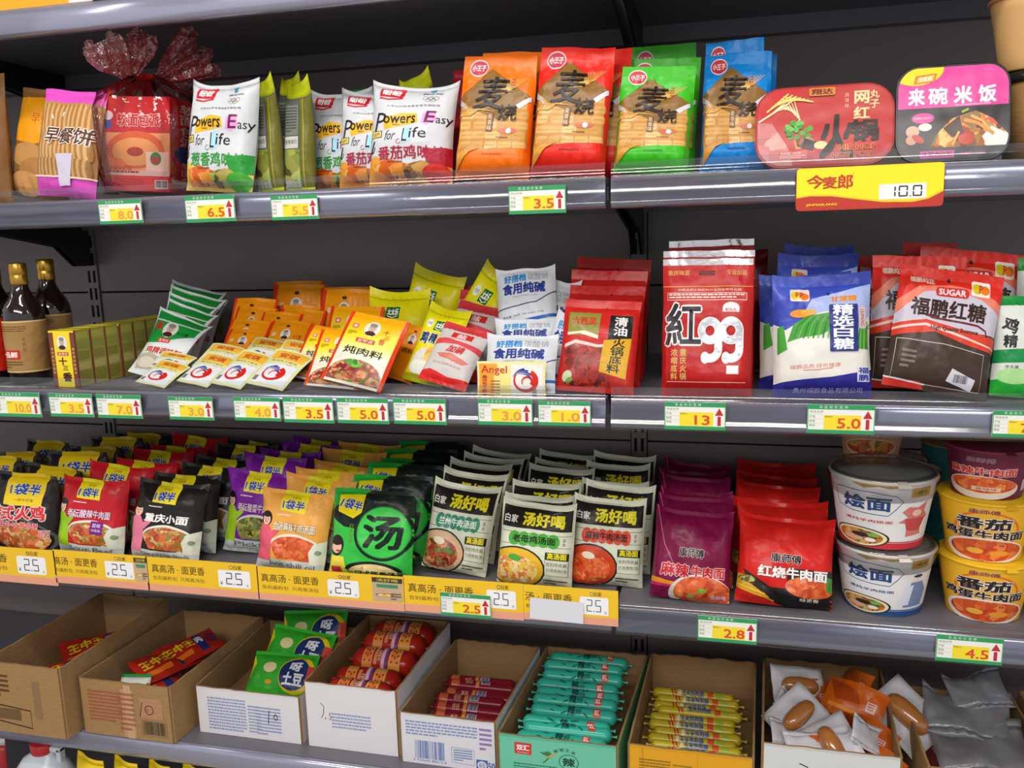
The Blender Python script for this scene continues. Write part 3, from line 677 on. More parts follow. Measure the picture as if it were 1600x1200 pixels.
# narrow clear bags of green-wrapped snacks
def clearbag():
    w_, h_ = .06, .17; A = Art(w_, h_)
    A.rect(.04, .2, .55, .48, '7c7e74').lines(.08, .22, .5, .46, 9, '4a4c48', 4).rect(.04, .49, .55, .60, 'c9cbbf').text('脆香锅巴', .3, .54, .04, '3c3a34', .42)
    A.rect(.04, .61, .6, .9, 'food:chop:60').rect(.62, .15, .98, .96, '6d6a1e').rect(.70, .15, .74, .96, '9c9a3a').rect(.08, .9, .6, .97, 'a8aa9c')
    return pack('clear_snack_bag', '', 'snack bag', w_, h_, .03, '5a5c50', A, seal='c4cc1c', sb=.02, st=.13, seed=4, wr=.002, curl=.02, corner=.01, group='clear bags with yellow tops')
CB = clearbag()
put(CB, 396, 440, .05, 130, z1, 6, -2, 0, 'narrow clear snack bag with yellow top, directly right of the green-lettered bag')
put(CB, 441, 490, .06, 133, z1, 6, 1, 0, 'narrow clear snack bag with yellow top, left of the hidden white snack bag')
put(CB, 430, 475, .15, 130, z1, 4, 4, 0, 'narrow clear snack bag with yellow top, behind the other two')
put(CB, 640, 700, .13, 128, z1, 4, -6, 0, 'clear snack bag with a yellow top peeking over the front tomato bag')
gb = pack('snack_bag', 'small green snack bag top showing above the half covered tomato bag', 'snack bag', .07, .15, .04, '1e8f34', None, st=.1, seed=3)
put(gb, 553, 610, .16, 138, z1, 3, 0)
rb = pack('snack_bag', 'dark red snack bag top between the tomato bag and the orange biscuit bag', 'snack bag', .06, .16, .035, '9c1c2c', None, st=.1, seed=6)
put(rb, 690, 745, .12, 118, z1, 3, 8)
# breads on the left
def bread(front):
    w_, h_ = .12, .165; A = Art(w_, h_); r = random.Random(2)
    if front:
        A.rect(0, 0, 1, 1, 'b98a58')
        for k in range(22): A.ell(.12+.038*k, .29, .030, .14, ('d3a468', 'a87844')[k % 2], rot=-6)
        for k in range(24): A.ell(.06+.038*k, .58, .030, .10, ('d3a468', 'a87844')[k % 2], rot=-6)
        for k in range(24): A.ell(.06+.038*k, .75, .030, .09, ('c89a60', '9c7040')[k % 2], rot=-6)
        A.rect(0, .0, 1, .13, 'e255c4').poly([(0, .84), (1, .84), (1, 1), (0, 1)], 'e255c4').rect(0, .825, 1, .84, 'eed8c0')
        A.text('早餐饼', .6, .46, .15, '5a3426', .72, bold=.02, out=.05, oc='f2e6dc', shear=.1)
        A.poly([(.48, .63), (.74, .62), (.70, .90), (.54, .91)], 'cfc8da').line([(.3, .30), (.27, .26)], .02, 'f2e6dc').line([(.45, .27), (.46, .23)], .02, 'f2e6dc')
    else:
        A.rect(0, 0, 1, 1, '8a6238'); A.poly([(.05, .1), (.9, .05), (.85, .42), (.5, .52), (.1, .5)], 'f0a01c').text('早餐', .5, .28, .1, 'd0601c', .34)
        for k in range(3): A.ell(.35+.2*(k % 2), .62+.13*k, .3, .11, ('c48f52', 'b57e44', 'd09c5e')[k])
    return pack('biscuit_pack', '', 'biscuit pack', w_, h_, .042, '9c7444', A, sb=.03, st=.06, seed=7+front, wr=.002, q=.45, p=3, seal='e255c4' if front else 'b88850')
B1, B2 = bread(1), bread(0)
for o_ in (B1, B2):
    d_ = [c_ for c_ in o_.children if c_.name.startswith('bag_body')][0]
put(B1, 58, 152, .024, 150, z1, 10, 6, 0, 'pink-banded clear pack of round breakfast biscuits left of the tied gift bag')
put(B2, 16, 104, .070, 150, z1, 8, 8, 0, 'clear biscuit pack with orange yellow label behind the pink-banded pack')
put(B2, -70, 20, .05, 118, z1, 4, 0, 0, 'clear bread bag cut by the left edge on the snack shelf')
# tied red cellophane gift bag with a red carton inside
t = thing('gift_bag', 'large see-through red cellophane bag tied into a ruffled top around a red pie carton', 'gift bag')
xl, xr = x_at(143, .02, z1), x_at(250, .02, z1); bw = xr-xl; bx = (xl+xr)/2; bh = .147; bd = .085
t.location = (bx, .048, z1+.001)
A = Art(bw, bh); A.rect(0, 0, 1, 1, 'c81c24:card').poly([(.0, .14), (.2, .12), (.42, .13), (.45, .02), (.52, .14), (.62, .13), (.68, .0), (.74, .12), (1, .1), (1, .35), (0, .38)], 'cc2028:card')
A.text('软面包派', .55, .245, .13, 'cc2028:card', .62, bold=.03, out=.05, oc='f4cfcf:card')
A.rect(.0, .38, 1, .78, 'f3a86c:card').ell(.5, .56, .42, .2, 'e0642c:card').ell(.5, .58, .34, .15, 'f0a860:card').ell(.5, .58, .12, .05, 'b03a1c:card').ell(.22, .72, .14, .07, 'e87c3c:card')
A.rect(.66, .58, .98, .8, 'f4dcc8:card').ell(.8, .65, .08, .07, '3a8a3c:card').ell(.8, .665, .06, .04, 'b8342c:card').ell(.1, .2, .08, .05, 'e8e0f0:card').rect(.04, .25, .15, .34, '3a5ac0:card', r=.03)
A.rect(0, .78, 1, .835, 'e8c8c0:card').lines(.1, .785, .95, .83, 1, 'a03030:card', 3).rect(0, .835, 1, 1, 'e02830:card').lines(.06, .87, .62, .97, 4, 'b01c24:card', 5)
A.text('香蕉牛奶味', .28, .76, .05, 'c0402c:card', .34).bars(.78, .875, .97, .97, '302020:card', 'e8dcd8:card')
S_ = Art(bd, bh); S_.rect(0, 0, 1, 1, 'c01c24:card').vtext('软面包派', .5, .04, .5, .45, 'f0c8c8:card', .03).ell(.4, .58, .3, .09, '2a3a7c:card').vtext('软面包派', .5, .66, .97, .4, 'f0c8c8:card').rect(0, .86, 1, .9, 'e8c8c0:card')
parts = [wrap(A, Grid(bw, bh, 1, 1, lambda x, z: (x, -.001, z)), .0002), wrap(S_, Grid(bd, bh, 1, 1, lambda x, z: (bw/2+.001, bd/2+x, z)), .0002)]
bm = bmesh.new(); box(bm, -bw/2, bw/2, 0, bd, 0, bh); bm.verts.index_update()
parts.append(([v.co.copy() for v in bm.verts], [tuple(v.index for v in f.verts) for f in bm.faces], [0]*6, ['c01c24:card'])); bm.free()
V, F, I, MM = merge(parts); o = mesh_obj('pie_carton', V, F, MM, t, I, smooth=False); o.rotation_euler = (math.radians(-3), math.radians(4), 0); o.location = (.0, .0, .0115)
CEL = film('clear_wrap_film', 'fdf4f2', .02, .05, .003, 40); CELR = film('red_cellophane', 'f0b4b0', .13, .05, .02, 55, .22, 'd8585c')
def wavy(name, prof, amp, lobes, mat, parent, seg=96, sx=1, sy=1, seed=0):
    vs_ = []; fs = []
    for i, (r, z) in enumerate(prof):
        for k in range(seg):
            a = 2*PI*k/seg; q = r*(1+amp[i]*(math.sin(lobes*a+seed+z*9)*.6+math.sin((lobes*1.7//1)*a+2)*.4)+amp[i]*.5*noise.noise((math.cos(a)*4, math.sin(a)*4, z*30+seed)))
            vs_.append((q*math.cos(a)*sx, q*math.sin(a)*sy, z+amp[i]*r*.7*math.sin(lobes*a*.5//1+seed+a*3)))
    for i in range(len(prof)-1):
        for k in range(seg): j = (k+1) % seg; fs.append((i*seg+k, i*seg+j, i*seg+seg+j, i*seg+seg+k))
    return mesh_obj(name, vs_, fs, [mat], parent)
o = wavy('cellophane_wrap', [(.078, .010), (.083, .05), (.084, .10), (.083, .14), (.070, .163), (.035, .183), (.013, .195)], [.0, .02, .02, .04, .09, .2, .25], 11, CEL, t, sx=1.04, sy=.98)
o.location = (.006, .042, 0)
o = wavy('ruffled_top', [(.012, .194), (.020, .203), (.038, .218), (.048, .234), (.052, .248)], [.25, .3, .25, .22, .2], 9, CELR, t, sy=.8, seed=2); o.rotation_euler = (math.radians(6), math.radians(-12), 0); o.location = (.042, .030, .0)
o = wavy('ruffled_fold', [(.010, .0), (.022, .025), (.034, .055), (.044, .085)], [.3, .3, .3, .25], 7, CELR, t, sy=.55, seed=4); o.rotation_euler = (math.radians(-8), math.radians(62), 0); o.location = (.02, .06, .195)
lathe('tie', [(.0145, .188), (.0165, .192), (.0145, .197)], 'c83a30:gloss', t, 24).location = (.006, .042, 0)
# a second wrapped gift behind, only its limp film seen
t = thing('gift_bag', 'darker cellophane bag drooping behind the tied gift bag', 'gift bag', (x_at(300, .22, z1), .22, z1+.003)); t.scale = (.84, .84, .84)
wavy('cellophane_wrap', [(.07, .0), (.075, .08), (.07, .14), (.03, .165), (.012, .175)], [.03, .03, .05, .15, .2], 10, film('amber_wrap_film', 'a06a40', .06, .08, .006, 40), t, sy=.7)
o = wavy('ruffled_top', [(.011, .0), (.03, .02), (.055, .045), (.07, .06)], [.3, .3, .3, .3], 7, CELR, t, sy=.5, seed=1); o.rotation_euler = (0, math.radians(48), 0); o.location = (0, 0, .17)
bm = bmesh.new(); box(bm, -.05, .05, -.03, .03, .002, .13, 0, .004); bm_obj('pie_carton', bm, ['7a3a24:card'], t)
# meal trays
def tray(name, label, w_, h_, d_, r, art, rim, body, l, rr_, Y, ytop, lean, roll):
    t = thing(name, label, 'meal tray'); t['w'] = w_; t['h'] = h_; t['t'] = d_
    def rr(k, y, ww=None):
        W, H, R = w_-2*k, h_-2*k, r-k*.6; pts = []
        for cx, cz, a0 in ((W/2-R, H-R, 0), (-W/2+R, H-R, 90), (-W/2+R, R, 180), (W/2-R, R, 270)):
            pts += [(cx+R*math.cos(math.radians(a0+q)), y, cz+k+R*math.sin(math.radians(a0+q))) for q in range(0, 91, 15)]
        return pts
    def skin(nm, rings, mat, cap0=True, cap1=True):
        n = len(rings[0]); V = [p for q in rings for p in q]; F = []
        for s in range(len(rings)-1):
            for i in range(n): j = (i+1) % n; F.append((s*n+i, s*n+n+i, s*n+n+j, s*n+j))
        if cap0: F.append(tuple(range(n))[::1][::-1])
        if cap1: F.append(tuple(range((len(rings)-1)*n, len(rings)*n)))
        return mesh_obj(nm, V, F, [mat], t, smooth=False)
    skin('tray_body', [rr(.003, .004), rr(.006, .02), rr(.012, d_-.004), rr(.018, d_)], body)
    skin('rim', [rr(.0, .0022), rr(-.0012, .0030), rr(0, .0046)], rim)
    v, f, i, ms = wrap(art, Grid(w_, h_, 1, 1, lambda x, z: (x, .0016, z)), .00014)
    # keep the print inside the rounded lid
    lid = rr(.0025, .0016); n = len(lid)
    V, F, I, MM = merge([(v, f, i, ms), (lid+[(a, .0030, c) for a, b, c in lid], [tuple(range(n))[::-1], tuple(range(n, 2*n))]+[(i_, (i_+1) % n, n+(i_+1) % n, n+i_) for i_ in range(n)], [0]*(n+2), [rim])])
    mesh_obj('lid', V, F, MM, t, I, smooth=False)
    put(t, l, rr_, Y, ytop, z1, lean, roll, new=False); return t
def clip_round(A, w_, h_, r, k=.0028):
    """trim the artwork to the lid's rounded corners"""
    W, H, R = w_/2-k, h_-k, r-k*.6; oc = []
    bm = bmesh.new(); vs_ = [bm.verts.new(v) for v in A.v]
    for f, mi in zip(A.f, A.m):
        try: q = bm.faces.new([vs_[i] for i in f]); q.material_index = mi
        except ValueError: pass
    planes = [((W, 0), (1, 0)), ((-W, 0), (-1, 0)), ((0, H), (0, 1)), ((0, k), (0, -1))]
    for sx in (-1, 1):
        for sz, cz in ((1, H-R), (-1, k+R)):
            for a in range(8, 90, 12):
                c, s_ = math.cos(math.radians(a)), math.sin(math.radians(a)); planes.append(((sx*(W-R)+sx*R*c, cz+sz*R*s_), (sx*c, sz*s_)))
    for co, no in planes: bmesh.ops.bisect_plane(bm, geom=bm.verts[:]+bm.edges[:]+bm.faces[:], dist=1e-8, plane_co=(*co, 0), plane_no=(*no, 0), clear_outer=True)
    bm.verts.index_update(); A.v = [tuple(v.co) for v in bm.verts]; A.f = [tuple(v.index for v in f.verts) for f in bm.faces]; A.m = [f.material_index for f in bm.faces]; bm.free(); return A
w_, h_ = .2, .128; A = Art(w_, h_); A.rect(0, 0, 1, 1, 'c23a38:gloss')
A.poly([(0, 0), (.35, 0), (.2, .25), (.0, .5)], 'c93030:gloss').poly([(.0, .42), (.12, .44), (.24, .75), (.28, 1), (0, 1)], 'food:meat:60')
for k in range(9): A.line([(.02, .42-.0*k), (.12+.02*k, .32-.02*k), (.22+.013*k, .18+.03*k)], .014, ('f0e0b0', 'e8d49a')[k % 2]+':gloss')
for k in range(7): A.line([(.08+.02*k, .30-.03*k), (.24+.03*k, .08+.02*k)], .012, 'f2d878:gloss')
for k in range(22): A.ell(.21+.2*random.Random(k).random(), .44+.2*random.Random(k+50).random(), .022, .03, ('4aa03c', '6cbc4c', '3a8a30', '58ae42')[k % 4]+':gloss', rot=k*40)
A.poly([(.28, .66), (.42, .62), (.44, .74), (.3, .78)], 'food:stew:120').poly([(.36, .64), (.45, .7), (.42, .8), (.34, .76)], '3a3034:gloss').ell(.48, .74, .05, .05, 'e8d8a0:gloss')
A.rect(.39, .03, .58, .13, 'd08a3a:gloss', r=.015).text('翔达', .485, .08, .07, '7a1a14:gloss', .15, bold=.03)
A.text('网', .77, .17, .15, 'f4dca0:gloss', .1, bold=.03).text('红', .77, .36, .14, 'f4dca0:gloss', .11, bold=.03).text('丸', .86, .14, .1, 'f4dca0:gloss', .065, bold=.02).text('子', .86, .26, .1, 'f4dca0:gloss', .065, bold=.02)
A.vtext('麻辣味', .665, .1, .3, .03, 'f0b0a0:gloss')
A.text('火', .595, .64, .52, '2c2726:gloss', .24, bold=.03).text('锅', .79, .58, .25, '2c2726:gloss', .19, bold=.04)
A.text('HIP HOP', .74, .78, .065, 'c03028:gloss', .26, bold=.04, out=.04, oc='e8b870:gloss').text('HOT POT', .70, .875, .065, 'c03028:gloss', .28, bold=.04, out=.04, oc='e8b870:gloss')
A.rect(.17, .80, .38, .90, 'd86860:gloss').text('净含量: 300克', .26, .825, .03, 'fbe8e0:gloss', .15).lines(.18, .85, .37, .895, 2, 'f0c8c0:gloss')
clip_round(A, w_, h_, .04)
tray('meal_tray', 'dark red hotpot meal tray with food print leaning left of the yellow price card', w_, h_, .055, .04, A, 'a82a2c:gloss', 'b4403c:gloss', 1180, 1397, .008, 136, 12, 0)
w_, h_ = .165, .135; A = Art(w_, h_); A.rect(0, 0, 1, 1, '2e2a2c:gloss').rect(0, 0, 1, .44, 'e0409a:gloss')
A.ell(.18, .03, .24, .17, 'f4da1c:gloss').poly([(.17, .10), (.36, .08), (.34, .17), (.15, .19)], 'd07a28:gloss').poly([(.19, .115), (.34, .095), (.325, .16), (.175, .175)], 'f2b848:gloss').text('今麦郎', .255, .137, .045, 'fbf4e0:gloss', .12, bold=.03, rot=4)
A.text('来', .18, .32, .17, 'f4f0f2:gloss', .14, bold=.04).text('碗', .37, .32, .17, 'f4f0f2:gloss', .16, bold=.035).text('米', .59, .32, .17, 'f4f0f2:gloss', .15, bold=.04).text('饭', .80, .32, .17, 'f4f0f2:gloss', .15, bold=.035)
A.line([(.52, .425), (.83, .42)], .008, 'f0b8d8:gloss')
A.ell(.24, .545, .1, .055, 'e0409a:gloss').text('鲜滋鲜味 香浓鸡汁', .24, .545, .02, 'fbe8f4:gloss', .16)
A.poly([(.3, .86), (.36, .72), (.5, .56), (.7, .49), (.85, .58), (.98, .74), (.96, .86)], 'food:veg:80').poly([(.84, .66), (.98, .74), (1, .86), (.8, .86), (.76, .76)], 'f0ece4:gloss')
A.poly([(.42, .66), (.56, .54), (.6, .72), (.5, .76)], '3c2018:gloss').line([(.6, .58), (.72, .62), (.86, .74)], .03, 'e09038:gloss').line([(.66, .54), (.76, .60), (.82, .7)], .025, 'e8a850:gloss').ell(.62, .78, .07, .06, 'c83c28:gloss').line([(.5, .84), (.56, .7)], .02, 'e8a848:gloss')
A.ell(.15, .68, .06, .06, 'd8a890:gloss').ell(.14, .77, .05, .05, 'c8947c:gloss').ell(.2, .76, .06, .035, 'c03028:gloss', rot=30).ell(.26, .64, .06, .04, 'd8e0d0:gloss').line([(.58, .5), (.64, .47)], .02, '9ab83c:gloss')
A.rect(.22, .89, .52, .965, 'e0409a:gloss').text('木耳肉丝饭', .37, .927, .05, '3a2030:gloss', .26, bold=.02).text('净含量: 300克', .68, .925, .035, 'c83a84:gloss', .22)
clip_round(A, w_, h_, .032)
tray('meal_tray', 'black rice meal tray with bright pink top band and stir-fry picture', w_, h_, .06, .032, A, '1a191b:gloss', '1f1e20:gloss', 1399, 1578, .012, 103, 10, 0)
# paper cups
def cup(name, label, rb, rt_, h_, art=None, col='ecebe9:card', band=None, lid='e8e2da:card', wrapf=False, lidbox=True, span=202.5, group=None, cat='noodle cup'):
    t = thing(name, label, cat, group=group)
    R = (rb+rt_)/2; aw = math.radians(span)*R; seg = 48
    def rad(z): return rb+(rt_-rb)*z/h_
    def S(x, z): a = x/R; return (rad(z)*math.sin(a), -rad(z)*math.cos(a), z)
    prof = [(rb-.003, .0), (rb, .0012)]+[(rad(h_*k/6), h_*k/6) for k in range(1, 7)]
    lathe('paper_cup', [(rb-.006, .003), (rb-.0015, 0), (rb, .002)]+[(rad(h_*k/6), h_*k/6) for k in range(1, 7)], col, t, 48) if not art else None
    if art:
        nx = int(round(seg*span/360)); g = Grid(aw, h_, nx, 6, S); a = wrap(art, g, .00016)
        V = []; F = []; rr_ = [(rb-.006, .003), (rb-.0015, 0)]+[(rad(h_*k/6), h_*k/6) for k in range(0, 7)]
        ph = -PI/2-math.radians(span)/2
        for r_, z_ in rr_:
            for k in range(seg): q = ph+2*PI*k/seg; V.append((r_*math.cos(q), r_*math.sin(q), z_))
        for i in range(len(rr_)-1):
            for k in range(seg):
                j = (k+1) % seg; F += [(i*seg+k, i*seg+j, i*seg+seg+k), (i*seg+j, i*seg+seg+j, i*seg+seg+k)]
        F.append(tuple(range(seg))[::-1])
        V2, F2, I2, MM = merge([a, (V, F, [0]*len(F), [col])]); mesh_obj('paper_cup', V2, F2, MM, t, I2)
    rim = [(rt_-.001, h_-.003), (rt_+.0018, h_-.002), (rt_+.003, h_), (rt_+.0018, h_+.002), (rt_-.001, h_+.0022)]
    lathe('rim', rim, lid, t, 48, caps=False)
    if wrapf:
        lathe('foil_cover', [(rt_-.001, h_-.006), (rt_-.004, h_-.004), (.03, h_-.003), (.001, h_-.004)], 'd6cdb8:card', t, 48)
        lo_ = lathe('lid', [(rt_+.0005, h_+.0012), (rt_-.0005, h_+.0022), (.02, h_+.0024), (.001, h_+.0026)], film('clear_lid', 'f4f4f4', .08, .08, .002, 18, .30, 'd8dcd8'), t, 48)
    else: lo_ = lathe('lid', [(rt_+.0005, h_+.0012), (rt_-.0005, h_+.0022), (.02, h_+.0024), (.001, h_+.0026)], lid, t, 48)
    if art:
        tb = mesh_obj('pull_tab', [(-.006, -rt_-.001, h_+.0026), (.006, -rt_-.001, h_+.0026), (.009, -rt_-.010, h_-.002), (-.009, -rt_-.010, h_-.002), (-.006, -rt_+.004, h_+.0029), (.006, -rt_+.004, h_+.0029)], [(0, 1, 5, 4), (3, 2, 1, 0)], [lid], lo_); tb.rotation_euler = (0, 0, .5)
    if wrapf:
        lathe('shrink_film', [(rb+(rt_-rb)*.72+.0012, h_*.72), (rt_+.0042, h_-.004), (rt_+.0045, h_+.001), (rt_+.004, h_+.006), (rt_-.006, h_+.0065)], film('cup_shrink_film', 'fbfbfb', .03, .06, .003, 22), t, 48, caps=False)
    return t
t = cup('drink_cup', 'tan paper cup with pinkish rim standing high at the right edge of the photo', .036, .052, .086, None, 'd9a86c:card', lid='c87c5c:card', cat='cup')
t.location = (on_y(1612, 125, .07).x, .07, z1+.109)
A = Art(.1, .1)
t = thing('kraft_tub', 'brown kraft tub under the tan cup at the right edge of the photo', 'tub', (x_at(1622, .07, z1), .07, z1+.0008))
lathe('tub', [(.040, .0), (.047, .10)], 'a87c4c:kraft', t, 40); lathe('lid', [(.049, .094), (.050, .105), (.046, .107)], '2a2624:gloss', t, 40)
# ------------------------------------------------------------------ top shelf: undersides of cartons
def solid(name, label, cat, x0, x1, y0, y1, z, h, mat, art=None, face='f'):
    t = thing(name, label, cat, ((x0+x1)/2, y0, z+.0006)); bm = bmesh.new(); box(bm, -(x1-x0)/2, (x1-x0)/2, 0, y1-y0, 0, h, 0, .002)
    bm_obj('carton', bm, [mat], t)
    if art:
        v, f, i, ms = wrap(art, Grid(art.w, art.h, 1, 1, lambda x, z_: (x, -.0006, z_+.002)), .0001)
        mesh_obj('printed_panel', v, f, ms, t, i, smooth=False)
    return t
z0 = DECK[0]
yo = on_z(80, 21, z0).y; xa, xb, xc = x_at(-80, yo, z0), x_at(163, yo, z0), x_at(206, .02, z0)
A = Art(xb-xa-.01, .12); A.rect(0, 0, 1, 1, 'b98a5c:card').rect(.30, .0, 1.0, .93, 'f0a81c:card').rect(.80, .0, 1.0, .93, 'ece6ea:card').text('8', .5, .5, .2, 'b06a10:card')
solid('cardboard_carton', 'brown carton with yellow and white printed side, top left corner of the photo', 'carton', xa, xb, yo, yo+.32, z0, .13, 'a8835a:kraft', A)
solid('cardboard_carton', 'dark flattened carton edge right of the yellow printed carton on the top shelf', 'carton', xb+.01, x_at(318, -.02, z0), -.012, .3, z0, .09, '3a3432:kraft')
solid('snack_box', 'dark red box barely showing above the top shelf lip', 'box', x_at(318, -.02, z0)+.012, x_at(560, .0, z0), .0, .25, z0, .08, '7c1c2c:card')

# ------------------------------------------------------------------ row two: sauces, spices, sugar
def bottle(label, cx, Y, lab, lit, ytop, partial=False):
    x = x_at(cx, Y, z2); t = thing('sauce_bottle', label, 'bottle', (x, Y, z2+.0006), 'dark sauce bottles')
    R = .036
    k = (on_y(cx, ytop, Y).z-z2)/.215
    P = [(.030, 0), (.034, .002), (R, .007), (R, .118), (.0345, .130), (.029, .143), (.0205, .155), (.0155, .167), (.0135, .178), (.013, .19)]
    o1 = lathe('glass_bottle', P, '140c0a:gloss', t, 40)
    o1.data.materials[0] = bottle_mat()
    o2 = lathe('gold_cap', [(.0140, .176), (.0150, .178), (.0153, .192), (.0148, .193), (.0148, .1945), (.0153, .1955), (.0150, .213), (.0135, .215), (.001, .2155)], 'b98f3c:metal', t, 32)
    A = lab; aw = math.radians(230)*R; g = Grid(aw, A.h, 30, 4, lambda a, z: ((R+.0004)*math.sin(a/R), -(R+.0004)*math.cos(a/R), z+.022))
    v, f, i, ms = wrap(A, g, .00016); o3 = mesh_obj('label', v, f, ms, t, i)
    t.scale = (k*.98, k*.98, k)
    return t
def bottle_mat():
    if 'bt' in MC: return MC['bt']
    mt, n, l, b = node_mat('dark_sauce_glass'); b.inputs['Base Color'].default_value = (.012, .005, .004, 1); b.inputs['Roughness'].default_value = .06; b.inputs['Coat Weight'].default_value = .6
    MC['bt'] = mt; return mt
def lab_a():
    R = .036; A = Art(math.radians(230)*R, .092); A.rect(0, 0, 1, 1, 'a5804c').rect(0, 0, 1, .03, 'd9b878').rect(0, .97, 1, 1, 'd9b878').lines(.3, .1, .7, .22, 3, '6a4a20', 3)
    A.ell(.26, .3, .05, .18, 'e9dcc8').vtext('酱油', .26, .15, .45, .05, 'b0302a', bold=.03)
    A.rect(.26, .56, .60, .74, 'c8281e').text('一品鲜', .43, .65, .11, 'fbf0e0', .28, bold=.04).lines(.3, .78, .62, .93, 3, '6a4a20', 4).vtext('味极鲜', .66, .3, .6, .04, '7c5a2a')
    return A
def lab_b():
    R = .036; A = Art(math.radians(230)*R, .098); A.rect(0, 0, 1, 1, 'd0281c').ring(.62, .42, .1, .16, .01, 'f3e4d0', 4, 45, 405).text('鲜', .62, .42, .16, 'f3e4d0', .1)
    A.ell(.66, .78, .07, .08, 'e8d03a', n=6).text('鲜酿', .66, .78, .06, 'c0301c', .08).lines(.4, .9, .7, .96, 1, 'f0d0b0', 3); return A
bottle('dark sauce bottle with tan label and gold cap, nearest the spice boxes in front', 50, .035, lab_a(), 0, 411)
bottle('dark sauce bottle with gold cap standing behind the tan-labelled one', 91, .125, lab_a(), 0, 405)
bottle('dark sauce bottle with red label cut by the left edge of the photo', -12, .03, lab_b(), 0, 415)
bottle('dark sauce bottle hidden in the shade at the far left, behind the red-labelled one', 8, .12, lab_b(), 0, 410)
# spice cartons in a row going back
w_, h_, d_ = .049, .093, .0335
def portrait(A, x, y, rx, ry):
    A.ell(x, y, rx, ry, 'e8e4de').ell(x, y-ry*.12, rx*.5, ry*.5, 'c9b8a8').ell(x, y-ry*.52, rx*.5, ry*.26, '8f8880').poly([(x-rx*.75, y+ry*.62), (x-rx*.3, y+ry*.3), (x+rx*.3, y+ry*.3), (x+rx*.75, y+ry*.62), (x+rx*.4, y+ry*.9), (x-rx*.4, y+ry*.9)], '4a2620')
    A.ell(x-rx*.18, y-ry*.18, rx*.07, ry*.04, '4a3a34').ell(x+rx*.18, y-ry*.18, rx*.07, ry*.04, '4a3a34').line([(x-rx*.15, y+ry*.1), (x+rx*.15, y+ry*.1)], rx*.06, '8a5a50')
FA = Art(w_, h_); FA.rect(0, 0, 1, 1, '7c3a2a:card').rect(.18, .015, .83, 1, 'f3d91c:card').rect(.0, 0, 1, .03, 'f3d91c:card')
portrait(FA, .5, .215, .2, .13); FA.rect(.28, .375, .72, .44, 'c83428:card').text('王守义', .5, .408, .045, 'fbe8d8:card', .36, bold=.03)
FA.text('十', .46, .54, .13, '4a1410:card', .3, bold=.05).text('三', .54, .66, .07, '4a1410:card', .2, bold=.05).text('香', .58, .82, .15, '4a1410:card', .34, bold=.06)
for k in range(7):
    for xx in (.09, .92): FA.text('香辛调料食品'[k % 6], xx, .32+.07*k, .045, 'f0d050:card', .09)
SA = Art(d_, h_); SA.rect(0, 0, 1, 1, '9c9636:card').rect(0, 0, .10, 1, '7c3a2a:card').rect(.1, .04, .9, .16, 'a8a44a:card').rect(.1, .2, .95, .34, '8a9038:card').lines(.14, .38, .9, .54, 5, '6a6824:card', 7).rect(.12, .57, .92, .7, 'b8a860:card').lines(.14, .73, .9, .95, 6, '76702a:card', 9)
TA = Art(w_, d_); TA.rect(0, 0, 1, 1, 'c8bc2c:card').rect(0, .0, 1, .12, '7c3a2a:card').rect(.2, .25, .8, .8, 'e0d43c:card')
parts = [wrap(FA, Grid(w_, h_, 1, 1, lambda x, z: (x, -.0001, z)), .0001), wrap(SA, Grid(d_, h_, 1, 1, lambda x, z: (w_/2+.0001, d_/2+x, z)), .0001), wrap(TA, Grid(w_, d_, 1, 1, lambda x, z: (x, z, h_+.0001)), .0001)]
bm = bmesh.new(); box(bm, -w_/2, w_/2, 0, d_, 0, h_, 0, .0004); bm.verts.index_update()
parts.append(([v.co.copy() for v in bm.verts], [tuple(v.index for v in f.verts) for f in bm.faces], [0]*len(bm.faces), ['7c3a2a:card'])); bm.free()
V, F, I, MM = merge(parts); sp = mesh_obj('spice_box', V, F, MM, None, I, smooth=False)
xa = (x_at(82, -.006, z2)+x_at(132, -.006, z2))/2; rn = random.Random(4)
for k in range(12):
    o = sp if k == 0 else copy_tree(sp); o.location = (xa+rn.uniform(-.001, .001)+k*.0004, -.008+k*(d_+.0012), z2+.0006)
    o.rotation_euler = (0, 0, math.radians(rn.uniform(-.6, .6)))
    tag(o, 'yellow and brown spice carton with portrait, %s' % ('the frontmost of its row' if k == 0 else '%s from the front in its row' % ORD[k]), 'spice box', 'spice boxes in a row going back')
# green chicken stock sachets
def greenp():
    w_, h_ = .078, .125; A = Art(w_, h_); A.rect(0, 0, 1, 1, 'dfe3e4').rect(.05, .03, .95, .14, '1f8f3a').poly([(.05, .16), (.95, .16), (.95, .30), (.6, .42), (.35, .50), (.05, .52)], '1f9a3c')
    A.rect(.12, .19, .24, .30, 'c8382c'); portrait(A, .44, .27, .15, .13); A.text('十三香', .72, .30, .06, '1c4a24', .24, bold=.03)
    A.rect(.3, .42, .58, .49, 'd04038').text('王守义', .44, .455, .04, 'fbe8e0', .22, bold=.03).text('鸡精调味料', .55, .62, .10, 'c8382c', .8, bold=.03)
    A.poly([(.06, .72), (.3, .66), (.6, .74), (.7, .9), (.1, .93)], 'b9b4a0').ell(.3, .82, .2, .08, 'd8d2bc').text('净含量', .72, .8, .03, '50505a', .16); return pack('stock_sachet', '', 'seasoning sachet', w_, h_, .018, 'dfe3e4', A, sb=.03, st=.05, seed=12, wr=.0012, curl=.014, corner=.006, group='green and white stock sachets')
GP = greenp()
